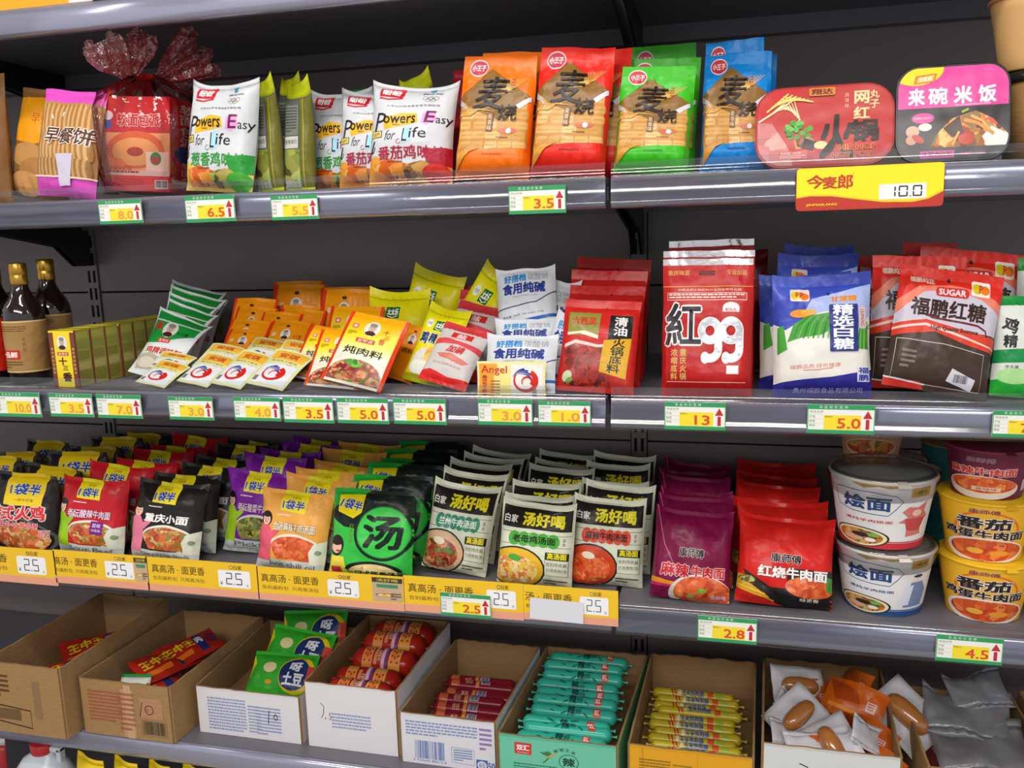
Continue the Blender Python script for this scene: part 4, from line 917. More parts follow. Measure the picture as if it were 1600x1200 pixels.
for k, (l, r, Y, yt, ln) in enumerate(((197, 272, .07, 506, 44), (212, 280, .10, 490, 40), (216, 282, .125, 479, 36), (224, 298, .155, 468, 32), (232, 302, .185, 458, 28), (258, 318, .215, 472, 24))):
    put(GP, l, r, Y, yt, z2, ln, 10-k, 0, 'green and white stock sachet, %s' % ('topmost and frontmost of the pile' if k == 0 else ORD[k]+' from the front of its leaning pile'))
# stewed meat sachets (yellow to white, red borders) and plain orange ones
def stew(full=True):
    w_, h_ = .095, .15; A = Art(w_, h_)
    n = 14; c0, c1, c2 = (247, 160, 8), (240, 222, 40), (238, 236, 214)
    for k in range(n):
        y = .0+.62*k/n; q = k/(n-1); a, b, u = (c0, c1, q/.55) if q < .55 else (c1, c2, (q-.55)/.45)
        c = '%02x%02x%02x' % tuple(int(a[i]+(b[i]-a[i])*u) for i in range(3)); A.rect(0, y, 1, .62*(k+1)/n+.001, c if full else 'f2960e', flat=k > 0)
    if full:
        A.rect(0, .6, 1, 1, 'e8e0d0').ell(.5, .86, .47, .235, 'f3ead8', a0=180, a1=360).ell(.5, .88, .44, .22, 'food:stew:110', a0=180, a1=360).rect(.06, .875, .94, .965, 'food:stew:110')
        A.ell(.4, .72, .1, .035, '5aa03c', rot=20).ell(.5, .74, .09, .03, '78b84c', rot=-20).ell(.46, .70, .06, .025, '3c8a2c', rot=60)
        A.text('炖肉料', .5, .545, .105, '2c2018', .66, bold=.02); portrait(A, .48, .21, .13, .11); A.rect(.3, .365, .62, .425, 'c8342c').text('王守义', .46, .395, .04, 'fbe8d8', .26, bold=.03)
        A.rect(.13, .17, .24, .24, 'e46a6a', r=.02).ell(.185, .205, .03, .018, 'fbe8d8').lines(.1, .28, .26, .34, 3, '8a5a10', 5)
        A.text('十', .73, .22, .07, 'c84a1c', .1, bold=.03).text('三', .77, .29, .05, 'c84a1c', .08, bold=.03).text('香', .72, .36, .08, 'c84a1c', .1, bold=.03).ring(.9, .18, .04, .03, .006, 'd8820c', 14)
    else:
        A.ell(.47, .115, .05, .022, '3a2a14'); portrait(A, .47, .27, .12, .10); A.rect(.12, .24, .22, .31, 'f0c8a8', r=.02).text('十三香', .76, .3, .08, 'c84a1c', .2, bold=.03).text('调料', .5, .48, .09, '5a3010', .4, bold=.02)
    A.rect(0, 0, .055, 1, 'e03c14').rect(.945, 0, 1, 1, 'e03c14')
    return pack('seasoning_sachet', '', 'seasoning sachet', w_, h_, .016, 'f0940e' if not full else 'f2a01c', A, sb=.03, st=.06, seed=21 if full else 23, wr=.0010, curl=.010, edge='e03c14', back='e8860c', group='orange and yellow seasoning sachets')
ST, OR = stew(), stew(False)
for l, r, Y, yt, ln, ro, lb in (
 (498, 599, -.004, 504, 34, 13, 'stewed meat seasoning sachet with meat picture, frontmost and fully seen'),
 (474, 560, .010, 520, 33, 5, 'stewed meat seasoning sachet, second of three, its left half showing'),
 (438, 516, .022, 522, 34, 12, 'stewed meat seasoning sachet, leftmost of three next to the yeast sachets')):
    put(ST, l, r, Y, yt, z2, ln, ro, 0, lb)
put(ST, 498, 585, .085, 480, z2, 24, 2, 0, 'seasoning sachet with portrait peeking behind the frontmost stewed meat sachet')
for k, (l, r, Y, yt, ln, ro) in enumerate(((585, 640, .05, 520, 28, 18), (492, 572, .19, 454, 14, 1), (498, 578, .24, 450, 10, 0), (418, 500, .24, 446, 12, 1), (425, 505, .28, 441, 9, 0), (412, 480, .17, 480, 20, 3), (404, 478, .14, 488, 24, 4), (398, 470, .105, 512, 30, 5),
     (366, 412, .23, 468, 16, 2), (345, 415, .19, 468, 20, 3), (338, 405, .155, 483, 25, 4), (330, 398, .12, 503, 30, 5), (322, 385, .09, 520, 33, 6), (375, 440, .13, 492, 26, 4), (384, 452, .09, 506, 34, 5))):
    put(OR, l, r, Y, yt, z2, ln, ro, 0, ['orange seasoning sachet sticking out right of the frontmost stewed meat sachet', 'tall orange sachet standing behind the stewed meat sachets', 'orange sachet standing rearmost behind the stewed meat sachets',
      'orange sachet with red edges, tallest behind the middle of the yeast sachets', 'orange sachet hidden right behind the tallest one', 'orange sachet in the middle of the right-hand column above the yeast sachets', 'orange sachet third from the top in the column above the rightmost yeast sachets',
      'orange sachet directly above the rightmost yeast sachets', 'orange sachet peeking between the two columns of the orange heap', 'topmost orange sachet of the left-hand column', 'second orange sachet of the left-hand column from the top', 'third orange sachet of the left-hand column from the top',
      'lowest orange sachet of the left-hand column, just behind the yeast sachets', 'orange sachet lying between the left-hand and right-hand columns', 'orange sachet with portrait just above the middle yeast sachets'][k])
# yeast sachets
def yeast(front=True):
    w_, h_ = .062, .098; A = Art(w_, h_); A.rect(0, 0, 1, 1, 'dfe0a8').rect(.06, .06, .94, .30, 'eeb83c').rect(.06, .30, .94, .36, 'e4dc8c').text('安琪', .5, .19, .13, 'd05a2c', .5, bold=.04)
    A.text('高活性干酵母', .5, .35, .045, '9a6a2c', .7).text('High', .78, .44, .06, 'c03a2c', .3, bold=.02).poly([(.06, .46), (.94, .42), (.94, .94), (.06, .94)], 'e4e6ea')
    swirl(A, .5, .68, .32); A.bars(.06, .78, .2, .9, '606070', None, 3)
    return pack('yeast_sachet', '', 'yeast sachet', w_, h_, .010, 'dfe0a8', A, sb=.05, st=.05, seed=31, wr=.0009, curl=.012, corner=-.004, q=.7, p=2, group='yeast sachets')
def swirl(A, x, y, r):
    k = A.w/A.h
    A.ring(x+.02, y, r, r*k, r*.34, 'd0281e', 30, -60, 200, r*.42).ring(x-.05*r, y-.03*r, r*.62, r*.62*k, r*.3, 'd0281e', 24, -40, 150, r*.02) if 0 else None
    A.ring(x, y, r*.92, r*.92*k, r*.42, 'd0281e', 34, -62, 215, r*.10)
    A.ring(x+r*.14, y+r*.10*k, r*.46, r*.46*k, r*.06, 'd0281e', 26, 150, 400, r*.28)
    for j in range(4):
        a0 = 195+j*17; rr_ = r*(.98-.13*j)
        A.ring(x-r*.04*j, y+r*.03*j, rr_+r*.02, rr_*k, r*.02, '28409a', 16, a0, a0+68+j*4, r*.15)
YS = yeast()
for k, (l, r, Y, yt, ln) in enumerate(((207, 262, .000, 571, 62), (263, 322, .000, 562, 62), (324, 380, .000, 556, 60), (380, 446, -.006, 556, 58))):
    put(YS, l, r, Y, yt, z2, ln, 14, 0, 'yeast sachet with red and blue swirl, %s of the front row' % ['leftmost', 'second from left', 'third from left', 'rightmost'][k])
for k, (l, r, Y, yt, ln) in enumerate(((222, 282, .04, 558, 60), (286, 345, .045, 546, 60), (345, 402, .05, 538, 58), (404, 460, .045, 540, 56))):
    put(YS, l, r, Y, yt, z2, ln, 10, 0, 'yeast sachet in the second row, its orange top showing, %s' % ['leftmost', 'second from left', 'third from left', 'rightmost'][k], lift=.018)
# yellow chicken seasoning bags
def chick():
    w_, h_ = .098, .145; A = Art(w_, h_); A.rect(0, 0, 1, 1, 'e6dc10').rect(0, .1, 1, .115, 'c8c014').rect(.32, .20, .56, .34, '14683a').text('太太乐', .44, .26, .075, 'fbfbe8', .2, bold=.05).line([(.35, .31), (.44, .33), (.53, .31)], .015, 'fbfbe8')
    A.ell(.19, .26, .08, .055, 'eef0e8').text('非遗', .19, .26, .04, '3a6a4a', .1).text('鸡', .22, .46, .15, '24366e', .17, bold=.06, out=.05, oc='f0f0d0').text('精', .42, .45, .13, '24366e', .17, bold=.05, out=.05, oc='f0f0d0').text('调味料', .70, .5, .07, '3a3a20', .3, bold=.04)
    A.poly([(.5, .56), (.95, .54), (.95, .75), (.6, .78)], '7aa83c').ell(.42, .76, .3, .18, 'd8d8c8').ell(.5, .66, .12, .1, 'e8b040').ell(.52, .74, .14, .1, 'f0c860').ell(.36, .84, .26, .09, 'e8e8dc').ell(.8, .82, .1, .05, 'e8e070').poly([(0, .92), (1, .92), (1, 1), (0, 1)], 'a8a818')
    return pack('chicken_seasoning_bag', '', 'seasoning bag', w_, h_, .035, 'e6dc10', A, sb=.04, st=.09, seed=41, wr=.0022, curl=.014, corner=.006, group='yellow chicken seasoning bags')
CH = chick()
put(CH, 622, 690, .035, 492, z2, 32, 14, 0, 'yellow chicken seasoning bag, frontmost, right of the orange sachets')
put(CH, 560, 655, .10, 459, z2, 22, 1, 0, 'yellow chicken seasoning bag standing upright behind the stewed meat sachets')
put(CH, 660, 728, .12, 448, z2, 20, 30, 0, 'yellow chicken seasoning bag tilted steeply to the right')
put(CH, 610, 690, .20, 440, z2, 10, 16, 0, 'yellow chicken seasoning bag, rearmost with its corner sticking up')
put(CH, 668, 735, .22, 470, z2, 10, 20, 0, 'yellow chicken seasoning bag mostly hidden behind the tilted one')
# salt pillows
def salt():
    w_, h_ = .085, .145; A = Art(w_, h_); A.rect(0, 0, 1, 1, 'cfc8c6').rect(0, 0, 1, .13, 'cf3c40').poly([(.0, .36), (.3, .30), (1, .34), (1, .44), (.5, .37), (0, .46)], 'd84a50').rect(.3, .17, .75, .27, 'cf3030').text('盐', .52, .22, .075, 'f8e0e0', .2, bold=.03)
    A.text('加碘', .55, .47, .12, 'd03a3c', .34, bold=.04, shear=.2).poly([(.2, .58), (.5, .55), (.9, .62), (.8, .68), (.3, .64)], 'd87a70').text('食用加碘精制盐', .5, .73, .035, 'c87870', .6).poly([(0, .87), (.2, .84), (.6, .89), (1, .86), (1, 1), (0, 1)], 'dc2824')
    return pack('salt_bag', '', 'salt bag', w_, h_, .036, 'd5cfcd', A, sb=.04, st=.08, seed=51, wr=.0024, q=.5, seal='c83238', group='red and white salt bags')
SL = salt()
put(SL, 650, 730, .012, 523, z2, 38, 16, 0, 'red and white salt bag lying back, frontmost beside the white soda bags')
put(SL, 672, 748, .075, 488, z2, 30, 14, 0, 'red and white salt bag, second of the shingled pile')
put(SL, 690, 765, .15, 466, z2, 18, 8, 0, 'red and white salt bag, third of the shingled pile')
put(SL, 698, 772, .21, 452, z2, 10, 4, 0, 'red and white salt bag, rearmost of the shingled pile')
# washing soda
def soda():
    w_, h_ = .105, .105; A = Art(w_, h_); A.rect(0, 0, 1, 1, 'd5d8dd').text('好搭档', .34, .17, .12, '2a8ac8', .38, bold=.05).text('碳酸钠', .72, .16, .12, '8a8f98', .32).text('食用纯碱', .48, .34, .17, '2a3c8a', .72, bold=.05)
    A.text('Sodium bicarbonate powder', .5, .47, .035, '8a90a0', .44).line([(0, .66), (.3, .62), (.7, .58), (1, .42)], .016, '242a5a').line([(0, .92), (.5, .86), (1, .80)], .05, '2a66b8').text('净含量: 200克  Net weight: 200g', .45, .76, .045, '5a6070', .7, rot=4)
    return pack('soda_bag', '', 'soda bag', w_, h_, .034, 'd2d4da', A, sb=.05, st=.06, seed=61, wr=.0026, curl=.014, corner=.006, edge='cfd2d8', group='white washing soda bags')
SO = soda()
put(SO, 756, 868, -.002, 528, z2, 20, 0, 0, 'white washing soda bag, lower front one behind the swirl sachet')
o = put(SO, 770, 866, .055, 430, z2, 20, -6, 0, 'white washing soda bag resting highest on top of the soda pile', lift=.075)
put(SO, 768, 868, .045, 505, z2, 12, -2, 0, 'white washing soda bag squeezed in the middle of the soda pile', lift=.035)
put(SO, 812, 882, .10, 445, z2, 14, 8, 0, 'white washing soda bag behind the pile, only its right edge showing')
put(SO, 836, 888, .03, 500, z2, 20, 14, 0, 'white washing soda bag leaning at the right of the soda pile')
# swirl sachet in the rail
w_, h_ = .100, .060; A = Art(w_, h_); A.rect(0, 0, 1, 1, 'e9e2a0').rect(.03, .06, .30, .94, 'eca43c').rect(.25, .25, .5, .94, 'efe08c').rect(.5, .08, .97, .94, 'ece8e0')
A.text('Angel', .25, .24, .26, 'cc2c20', .38, bold=.01).vtext('高活性干酵母', .11, .36, .92, .07, 'c83c24', bold=.04).lines(.2, .5, .34, .9, 5, 'b0703c', 2).bars(.8, .7, .88, .94, '50506a', None, 4); swirl(A, .72, .5, .2)
an = pack('yeast_sachet', 'small yellow and white sachet with red and violet swirl tucked into the clear rail', 'yeast sachet', w_, h_, .004, 'e9e2a0', A, sb=.03, st=.03, seed=66, wr=.0004, curl=.002)
put(an, 745, 854, -.0175, 566, z2, 4, 0, new=False, lift=-.004)
# hotpot base bags
def hotpot():
    w_, h_ = .118, .15; A = Art(w_, h_); A.rect(0, 0, 1, 1, 'c4231f').rect(.08, .16, .50, .42, '8c8a3a').poly([(.08, .42), (.24, .40), (.50, .46), (.50, .42), (.3, .37), (.08, .39)], 'e8e0c8').text('六西凤', .29, .26, .09, 'c8341c', .32, bold=.04)
    A.ell(.56, .09, .012, .010, '3a0c0a').poly([(.06, .52), (.2, .47), (.5, .52), (.62, .51), (.62, .54), (.5, .55), (.2, .51), (.06, .56)], 'd8c8c8').poly([(.06, .57), (.2, .51), (.5, .55), (.66, .54), (.72, .95), (.08, .95)], 'food:chili:120')
    A.ell(.14, .86, .06, .06, 'c8d0a8', rot=20).ell(.17, .9, .05, .025, '7a9a4a', rot=-30).rect(.63, .18, .93, .48, '1c1a18').poly([(.58, .47), (.93, .43), (.90, .86), (.55, .80)], 'd8a41c')
    A.text('清', .78, .25, .10, 'f0ece8', .17, bold=.02).text('油', .78, .36, .10, 'f0ece8', .17, bold=.02).text('火', .78, .49, .09, '2c2418', .15, bold=.02).text('锅', .76, .58, .09, '2c2418', .16, bold=.02).text('底', .75, .67, .08, '2c2418', .15, bold=.02).text('料', .73, .76, .09, '2c2418', .16, bold=.02)
    A.rect(.7, .86, .98, .98, 'b8302a')
    return pack('hotpot_base_bag', '', 'hotpot bag', w_, h_, .03, 'c4231f', A, sb=.04, st=.10, seed=71, wr=.0016, curl=.006, q=.4, p=4, group='red hotpot base bags')
HP = hotpot()
put(HP, 868, 990, .006, 474, z2, 24, 3, 0, 'red hotpot base bag with chilli window and yellow-black label, frontmost')
put(HP, 880, 1000, .07, 450, z2, 17, 2, 0, 'red hotpot base bag, second from the front, only its top showing')
put(HP, 884, 1004, .13, 426, z2, 11, 2, 0, 'red hotpot base bag, third from the front, only its top showing')
put(HP, 892, 1008, .185, 408, z2, 6, 3, 0, 'red hotpot base bag, rearmost of the four with its top edge showing')
def hong99():
    w_, h_ = .135, .18; A = Art(w_, h_); A.rect(0, 0, 1, 1, 'b81c1c').rect(0, 0, 1, .045, 'd8d4d4:silver').line([(0, .20), (1, .20)], .008, 'd09a4a').text('重庆味道', .18, .10, .035, 'd8a060', .24, bold=.02).text('专业出品', .82, .10, .035, 'd8a060', .22, bold=.02).rect(.4, .085, .58, .12, '6a0c10')
    A.text('中国品牌火锅底料行业调查推荐品牌', .52, .225, .018, 'f0d0c0', .7).rect(.05, .245, .93, .30, 'e8c8c0').rect(.055, .25, .925, .295, 'b81c1c').lines(.07, .255, .9, .293, 2, 'f0d8d0', 4, .5)
    A.ell(.76, .355, .09, .04, 'e8e0e0', a0=180, a1=360).rect(.67, .355, .85, .385, 'e8e0e0').text('红九九', .76, .37, .02, 'b81c1c', .12, bold=.03)
    A.text('紅', .24, .475, .30, '302c34', .38, bold=.02, out=.035, oc='f0f0f0').nine(.535, .585, .125, .155, .062, 'dcdce0:silver', 'f4ecec', .012).nine(.765, .585, .125, .155, .062, 'dcdce0:silver', 'f4ecec', .012)
    A.vtext('浓缩底料', .14, .65, .88, .07, 'd8b060', bold=.02).vtext('重庆火锅', .24, .65, .88, .07, 'd8b060', bold=.02).rect(.72, .77, .85, .83, 'e8e4e4').line([(.06, .89), (.93, .89)], .006, 'f0c8b8').line([(.065, .21), (.065, .89)], .004, 'd84038')
    return pack('hotpot_seasoning_bag', '', 'hotpot bag', w_, h_, .045, 'b81c1c', A, sb=.03, st=.045, seed=81, wr=.0018, curl=.003, q=.35, p=5, boxy=True, pinch=.02, heavy=.1, seal='b9b4b6:silver', group='red hotpot seasoning bags with 99')
H9 = hong99()
put(H9, 1034, 1174, .008, 406, z2, 8, 0, 0, 'red hotpot seasoning bag with large silver 99, frontmost')
put(H9, 1035, 1176, .07, 393, z2, 6, 0, 0, 'red hotpot seasoning bag, second from the front behind the big 99')
put(H9, 1048, 1178, .13, 377, z2, 3, -1, 0, 'red hotpot seasoning bag, rearmost behind the big 99 with shiny silver top')
rb2 = pack('hotpot_seasoning_bag', 'dark red bag edge showing between the 99 bags and the blue sugar bags', 'hotpot bag', .1, .16, .03, '7c1418', None, seed=83)
put(rb2, 1110, 1196, .20, 392, z2, 3, 0)
def wsugar():
    w_, h_ = .145, .175; A = Art(w_, h_); A.rect(0, 0, 1, 1, 'e6e2da')
    A.poly([(0, 0), (1, 0), (1, .30), (.62, .28), (.40, .33), (.12, .46), (.0, .40)], '3a4ab0').poly([(0, .0), (.55, .0), (.1, .2), (0, .26)], '4a5cc0').poly([(.40, .20), (1, .10), (1, .34), (.8, .5), (.62, .3), (.3, .34)], 'a8b8e8')
    A.poly([(.14, .56), (.2, .42), (.35, .34), (.6, .32), (.62, .44), (.5, .50), (.3, .52)], '3f9a34')
    for k in range(9): A.line([(.2+.05*k, .53), (.26+.045*k, .42), (.36+.035*k, .35)], .014, ('2c7a28', '6cb84c')[k % 2], .5)
    for k in range(6): A.line([(.86+.02*k, .62), (.88+.015*k, .46), (.9+.02*k, .34+.02*k)], .02, ('3c8a2c', '62b040')[k % 2], .5)
    A.poly([(.04, .44), (.1, .42), (.14, .62), (.04, .66)], '4aa03c').ell(.28, .325, .11, .035, 'e8902c', rot=-4).ell(.36, .315, .08, .025, 'f0a844')
    A.rect(.18, .115, .38, .22, 'e8d8cc', r=.02).ell(.24, .17, .05, .035, 'e0c020').ell(.33, .18, .045, .03, 'e87828').text('FP', .28, .165, .04, 'c8382c', .08, bold=.03)
    A.ell(.57, .165, .014, .012, '1c1c30').text('甘蔗糖', .72, .21, .045, 'e08a2c', .26, bold=.05).rect(.57, .26, .86, .64, '26307c', r=.015).text('精', .71, .305, .085, 'eef0f8', .2, bold=.03).text('选', .71, .395, .085, 'eef0f8', .2, bold=.03).text('白', .71, .485, .085, 'eef0f8', .19, bold=.03).text('糖', .71, .58, .085, 'eef0f8', .2, bold=.03)
    A.rect(.87, .28, .94, .46, 'd0b8b8', r=.02).text('LIUPANG', .905, .37, .03, 'a83a4a', .16, rot=-90)
    A.text('福鹏品质 绿色健康', .42, .755, .035, 'd86a5c', .52, rot=3).line([(.3, .79), (.45, .785), (.6, .77)], .008, 'd86a5c')
    A.poly([(0, .9), (.1, .88), (.3, .86), (.6, .84), (.9, .80), (1, .78), (1, 1), (0, 1)], '2f2c8c').rect(.84, .76, .97, .88, 'e8e4f0').vtext('福鹏', .905, .765, .875, .1, '2f3c9c', bold=.03).text('贵州福鹏食品有限公司', .55, .945, .04, 'b8b8e8', .7)
    return pack('white_sugar_bag', '', 'sugar bag', w_, h_, .05, 'e6e2da', A, sb=.04, st=.09, seed=91, wr=.0022, curl=.006, corner=.004, q=.45, p=3, heavy=.7, seal='3a48a8', group='blue and white sugar bags')
WS = wsugar()
put(WS, 1207, 1362, .014, 433, z2, 14, -1, 0, 'blue and white sugar bag with green cane picture, frontmost')
put(WS, 1186, 1330, .07, 432, z2, 12, -1, 0, 'blue and white sugar bag, second, its left side showing beside the front one')
put(WS, 1204, 1328, .13, 402, z2, 6, 2, 0, 'blue and white sugar bag, third from the front, dark top showing')
put(WS, 1206, 1312, .19, 390, z2, 3, 4, 0, 'blue and white sugar bag, rearmost with pale folded top')
def rsugar():
    w_, h_ = .155, .155; A = Art(w_, h_); A.rect(0, 0, 1, 1, '43342c').rect(0, 0, 1, .50, 'c9c2d0').poly([(0, 0), (1, 0), (1, .30), (.85, .17), (.5, .13), (.2, .18), (0, .38)], 'd82c20').poly([(0, .3), (.2, .17), (.5, .13), (.85, .17), (1, .24), (1, .32), (.8, .22), (.5, .17), (.25, .21), (0, .42)], 'e88068')
    A.poly([(0, .50), (.3, .44), (.6, .48), (1, .52), (1, .64), (.7, .60), (.4, .53), (0, .60)], 'd8402c').poly([(0, .53), (.3, .47), (.6, .52), (1, .60), (1, .61), (.6, .54), (.3, .49), (0, .55)], 'f0d0c8')
    A.rect(.36, .155, .68, .235, 'cc3038', r=.03).text('SUGAR', .52, .195, .05, 'f4e0e0', .26, bold=.03).text('福鹏红糖', .5, .34, .145, '3a2420', .72, bold=.03).text('High Quality Sucrose', .58, .50, .04, '3a2c2c', .46, bold=.03).line([(.3, .40), (.35, .42), (.8, .44), (.88, .47), (.9, .52)], .018, '6a1c1c', .4)
    A.text('福鹏纯正', .22, .12, .045, 'e8c8b8', .24, bold=.04).ell(.48, .09, .018, .018, '2a1210').rect(.70, .07, .88, .20, 'efe6d8', r=.02).ell(.755, .135, .05, .045, 'd8c020').ell(.83, .14, .045, .04, 'e87828').text('P', .79, .135, .07, 'c8382c', .03, bold=.03)
    A.line([(.05, .62), (.5, .62), (.9, .66), (.92, .95), (.06, .95), (.05, .62)], .006, 'c9c0b8').poly([(.62, .80), (.86, .86), (.84, .95), (.58, .90)], 'd8d4dc').bars(.64, .84, .8, .90, '5a5060', None, 3).poly([(0, .94), (.35, .93), (.4, .99), (0, 1)], 'c83428').line([(0, .93), (.4, .95)], .012, 'e8e4e4')
    A.lines(.12, .7, .26, .86, 4, '8a7a70', 2)
    return pack('brown_sugar_bag', '', 'sugar bag', w_, h_, .035, '43342c', A, sb=.04, st=.10, seed=95, wr=.0016, curl=.004, q=.4, p=4, heavy=.5, seal='d82c20', group='red brown-sugar bags')
RS = rsugar()
put(RS, 1375, 1540, .012, 436, z2, 16, 9, 0, 'brown sugar bag with red SUGAR header tilted clockwise, frontmost')
put(RS, 1352, 1500, .075, 404, z2, 9, 2, 0, 'brown sugar bag behind the blue sugar bags, its left half showing')
put(RS, 1415, 1590, .08, 404, z2, 9, 7, 0, 'brown sugar bag, second, its logo showing above the front one')
put(RS, 1395, 1480, .17, 382, z2, 4, 2, 0, 'brown sugar bag, rearmost, a dark red top corner')
put(RS, 1330, 1400, .2, 400, z2, 3, 0, 0, 'brown sugar bag hidden in the gap left of the tilted ones')
def gbag():
    w_, h_ = .12, .16; A = Art(w_, h_); A.rect(0, 0, 1, 1, 'd8dcd4').rect(0, 0, 1, .1, '1a8a3a').text('鸡', .2, .30, .14, '22221e', .2, bold=.04, rot=-20).text('精', .2, .46, .12, '22221e', .18, bold=.04).poly([(0, .55), (1, .5), (1, .64), (0, .68)], '178a4a').poly([(0, .85), (.3, .8), (1, .86), (1, 1), (0, 1)], '28a838').ell(.3, .8, .25, .08, 'a8d890').text('净含量', .25, .71, .03, '5a5a5a', .2)
    return pack('stock_bag', '', 'seasoning bag', w_, h_, .04, 'd8dcd4', A, sb=.03, st=.07, seed=99, wr=.002, group='green and white bags at the right edge')
GB2 = gbag()
put(GB2, 1548, 1660, .015, 470, z2, 14, 4, 0, 'green and white stock bag cut by the right edge, in front')
put(GB2, 1580, 1680, .1, 402, z2, 5, 0, 0, 'green bag top at the right edge, standing behind the green and white one')
put(RS, 1640, 1700, .19, 455, z2, 3, 0, 0, 'brown sugar bag far back at the right edge') if 0 else None
# ------------------------------------------------------------------ row three: instant noodles
def badge(A, x0, y0, x1, y1, t='1袋半'):
    A.poly([(x0, y0), (x1, y0), (x1-.01, y1), (x0+.02, y1-.01)], 'f2dc1c').text(t, (x0+x1)/2, (y0+y1)/2+.01, (y1-y0)*.55, '2446a8', (x1-x0)*.8, bold=.03, out=.02, oc='f4f4f0').text('今麦郎', (x0+x1)/2, y0+.018, .022, '6a5a10', .14)
def lady(A, x, y, s, dress, hair='1e1614', dark=True):
    k = A.w/A.h
    A.ell(x, y, .085*s, .095*s, hair).ell(x, y+.015, .06*s, .068*s, 'e8b8a0').ell(x, y-.043*s, .06*s, .027*s, hair)
    A.ell(x-.022*s, y+.01, .008*s, .006*s, '2a1c18').ell(x+.022*s, y+.01, .008*s, .006*s, '2a1c18').ell(x, y+.045*s*k, .016*s, .006*s, 'b03a3a')
    A.poly([(x-.05*s, y+.075*s), (x+.05*s, y+.075*s), (x+.12*s, y+.16*s), (x+.13*s, y+.5*s), (x-.10*s, y+.5*s), (x-.11*s, y+.16*s)], dress).poly([(x+.1*s, y+.15*s), (x+.19*s, y+.10*s), (x+.22*s, y+.14*s), (x+.13*s, y+.23*s)], dress).ell(x+.2*s, y+.10*s, .035*s, .03*s, 'e8b8a0')
def noodle_d(col, dress, title, tc, bottom, fk, tbold=.02, low='Sour Beef', side=None):
    w_, h_ = .128, .155; A = Art(w_, h_); A.rect(0, 0, 1, 1, col)
    A.poly([(0, .80), (.4, .84), (.75, .83), (.93, .68), (1, .66), (1, 1), (0, 1)], 'cdd6d2').ell(.60, .66, .36, .15, 'e8e2d8', a0=180, a1=360).poly([(.24, .66), (.96, .66), (.86, .82), (.36, .82)], 'food:%s:110' % fk).ell(.60, .66, .34, .12, 'food:%s:110' % fk)
    A.poly([(.88, .60), (1, .56), (1, .85), (.84, .84), (.82, .70)], 'dfe3d0').ell(.93, .70, .035, .03, '8aa07a')
    lady(A, .13, .36, 1.0, dress)
    badge(A, .30, .065, .70, .255); A.poly([(.3, .0), (.7, .0), (.7, .066), (.3, .066)], 'd8cc20')
    A.lines(.28, .29, .66, .315, 1, 'e8e0e0', 3).text(title, .56, .435, .10, tc, .62, bold=tbold, out=.02 if tc != 'f4f0ec' else 0, oc='3a2020')
    A.text(low, .58, .885, .055, '6a7270', .66, bold=.01).lines(.1, .94, .9, .965, 1, '9aa4a0', 6)
    if side: A.rect(.60, .52, .80, .68, side).text('酸辣', .70, .57, .05, 'f0e0f0', .13).text('加量面', .70, .63, .03, 'f0e0f0', .15)
    return pack('noodle_pack', '', 'noodle pack', w_, h_, .05, col, A, sb=.035, st=.06, seed=len(title)+len(col)+int(col[:2], 16), wr=.0038, curl=.024, corner=.005, q=.42, p=3.4, pinch=.035, group='instant noodle packs', seal='c9c41e')
def korean():
    w_, h_ = .128, .16; A = Art(w_, h_); A.rect(0, 0, 1, 1, '241e1e').rect(.24, 0, .84, .40, 'f0cc1c').rect(.24, 0, .84, .06, 'd8b814').text('1袋半', .54, .20, .13, '2446a8', .42, bold=.03, out=.02, oc='f4f4f0').text('一袋半的量', .54, .33, .035, '6a5a10', .3)
    A.ell(.55, .80, .46, .25, '5a5654').ell(.55, .80, .43, .225, '1c1818').ell(.58, .80, .38, .19, 'food:beef:110').text('韩式火鸡', .47, .49, .17, 'd8343c', .86, bold=.04, out=.05, oc='f2e4e0', rot=4).text('한국식 볶음면', .55, .63, .07, 'd8343c', .56, bold=.03, out=.04, oc='f2e4e0').ell(.08, .8, .07, .1, 'dfe4ee').text('面', .9, .72, .09, 'd8343c', .1, out=.04, oc='f2e4e0')
    return pack('noodle_pack', '', 'noodle pack', w_, h_, .05, '241e1e', A, sb=.035, st=.06, seed=11, wr=.0038, curl=.022, q=.42, p=3.4, group='instant noodle packs', seal='c9b81e')
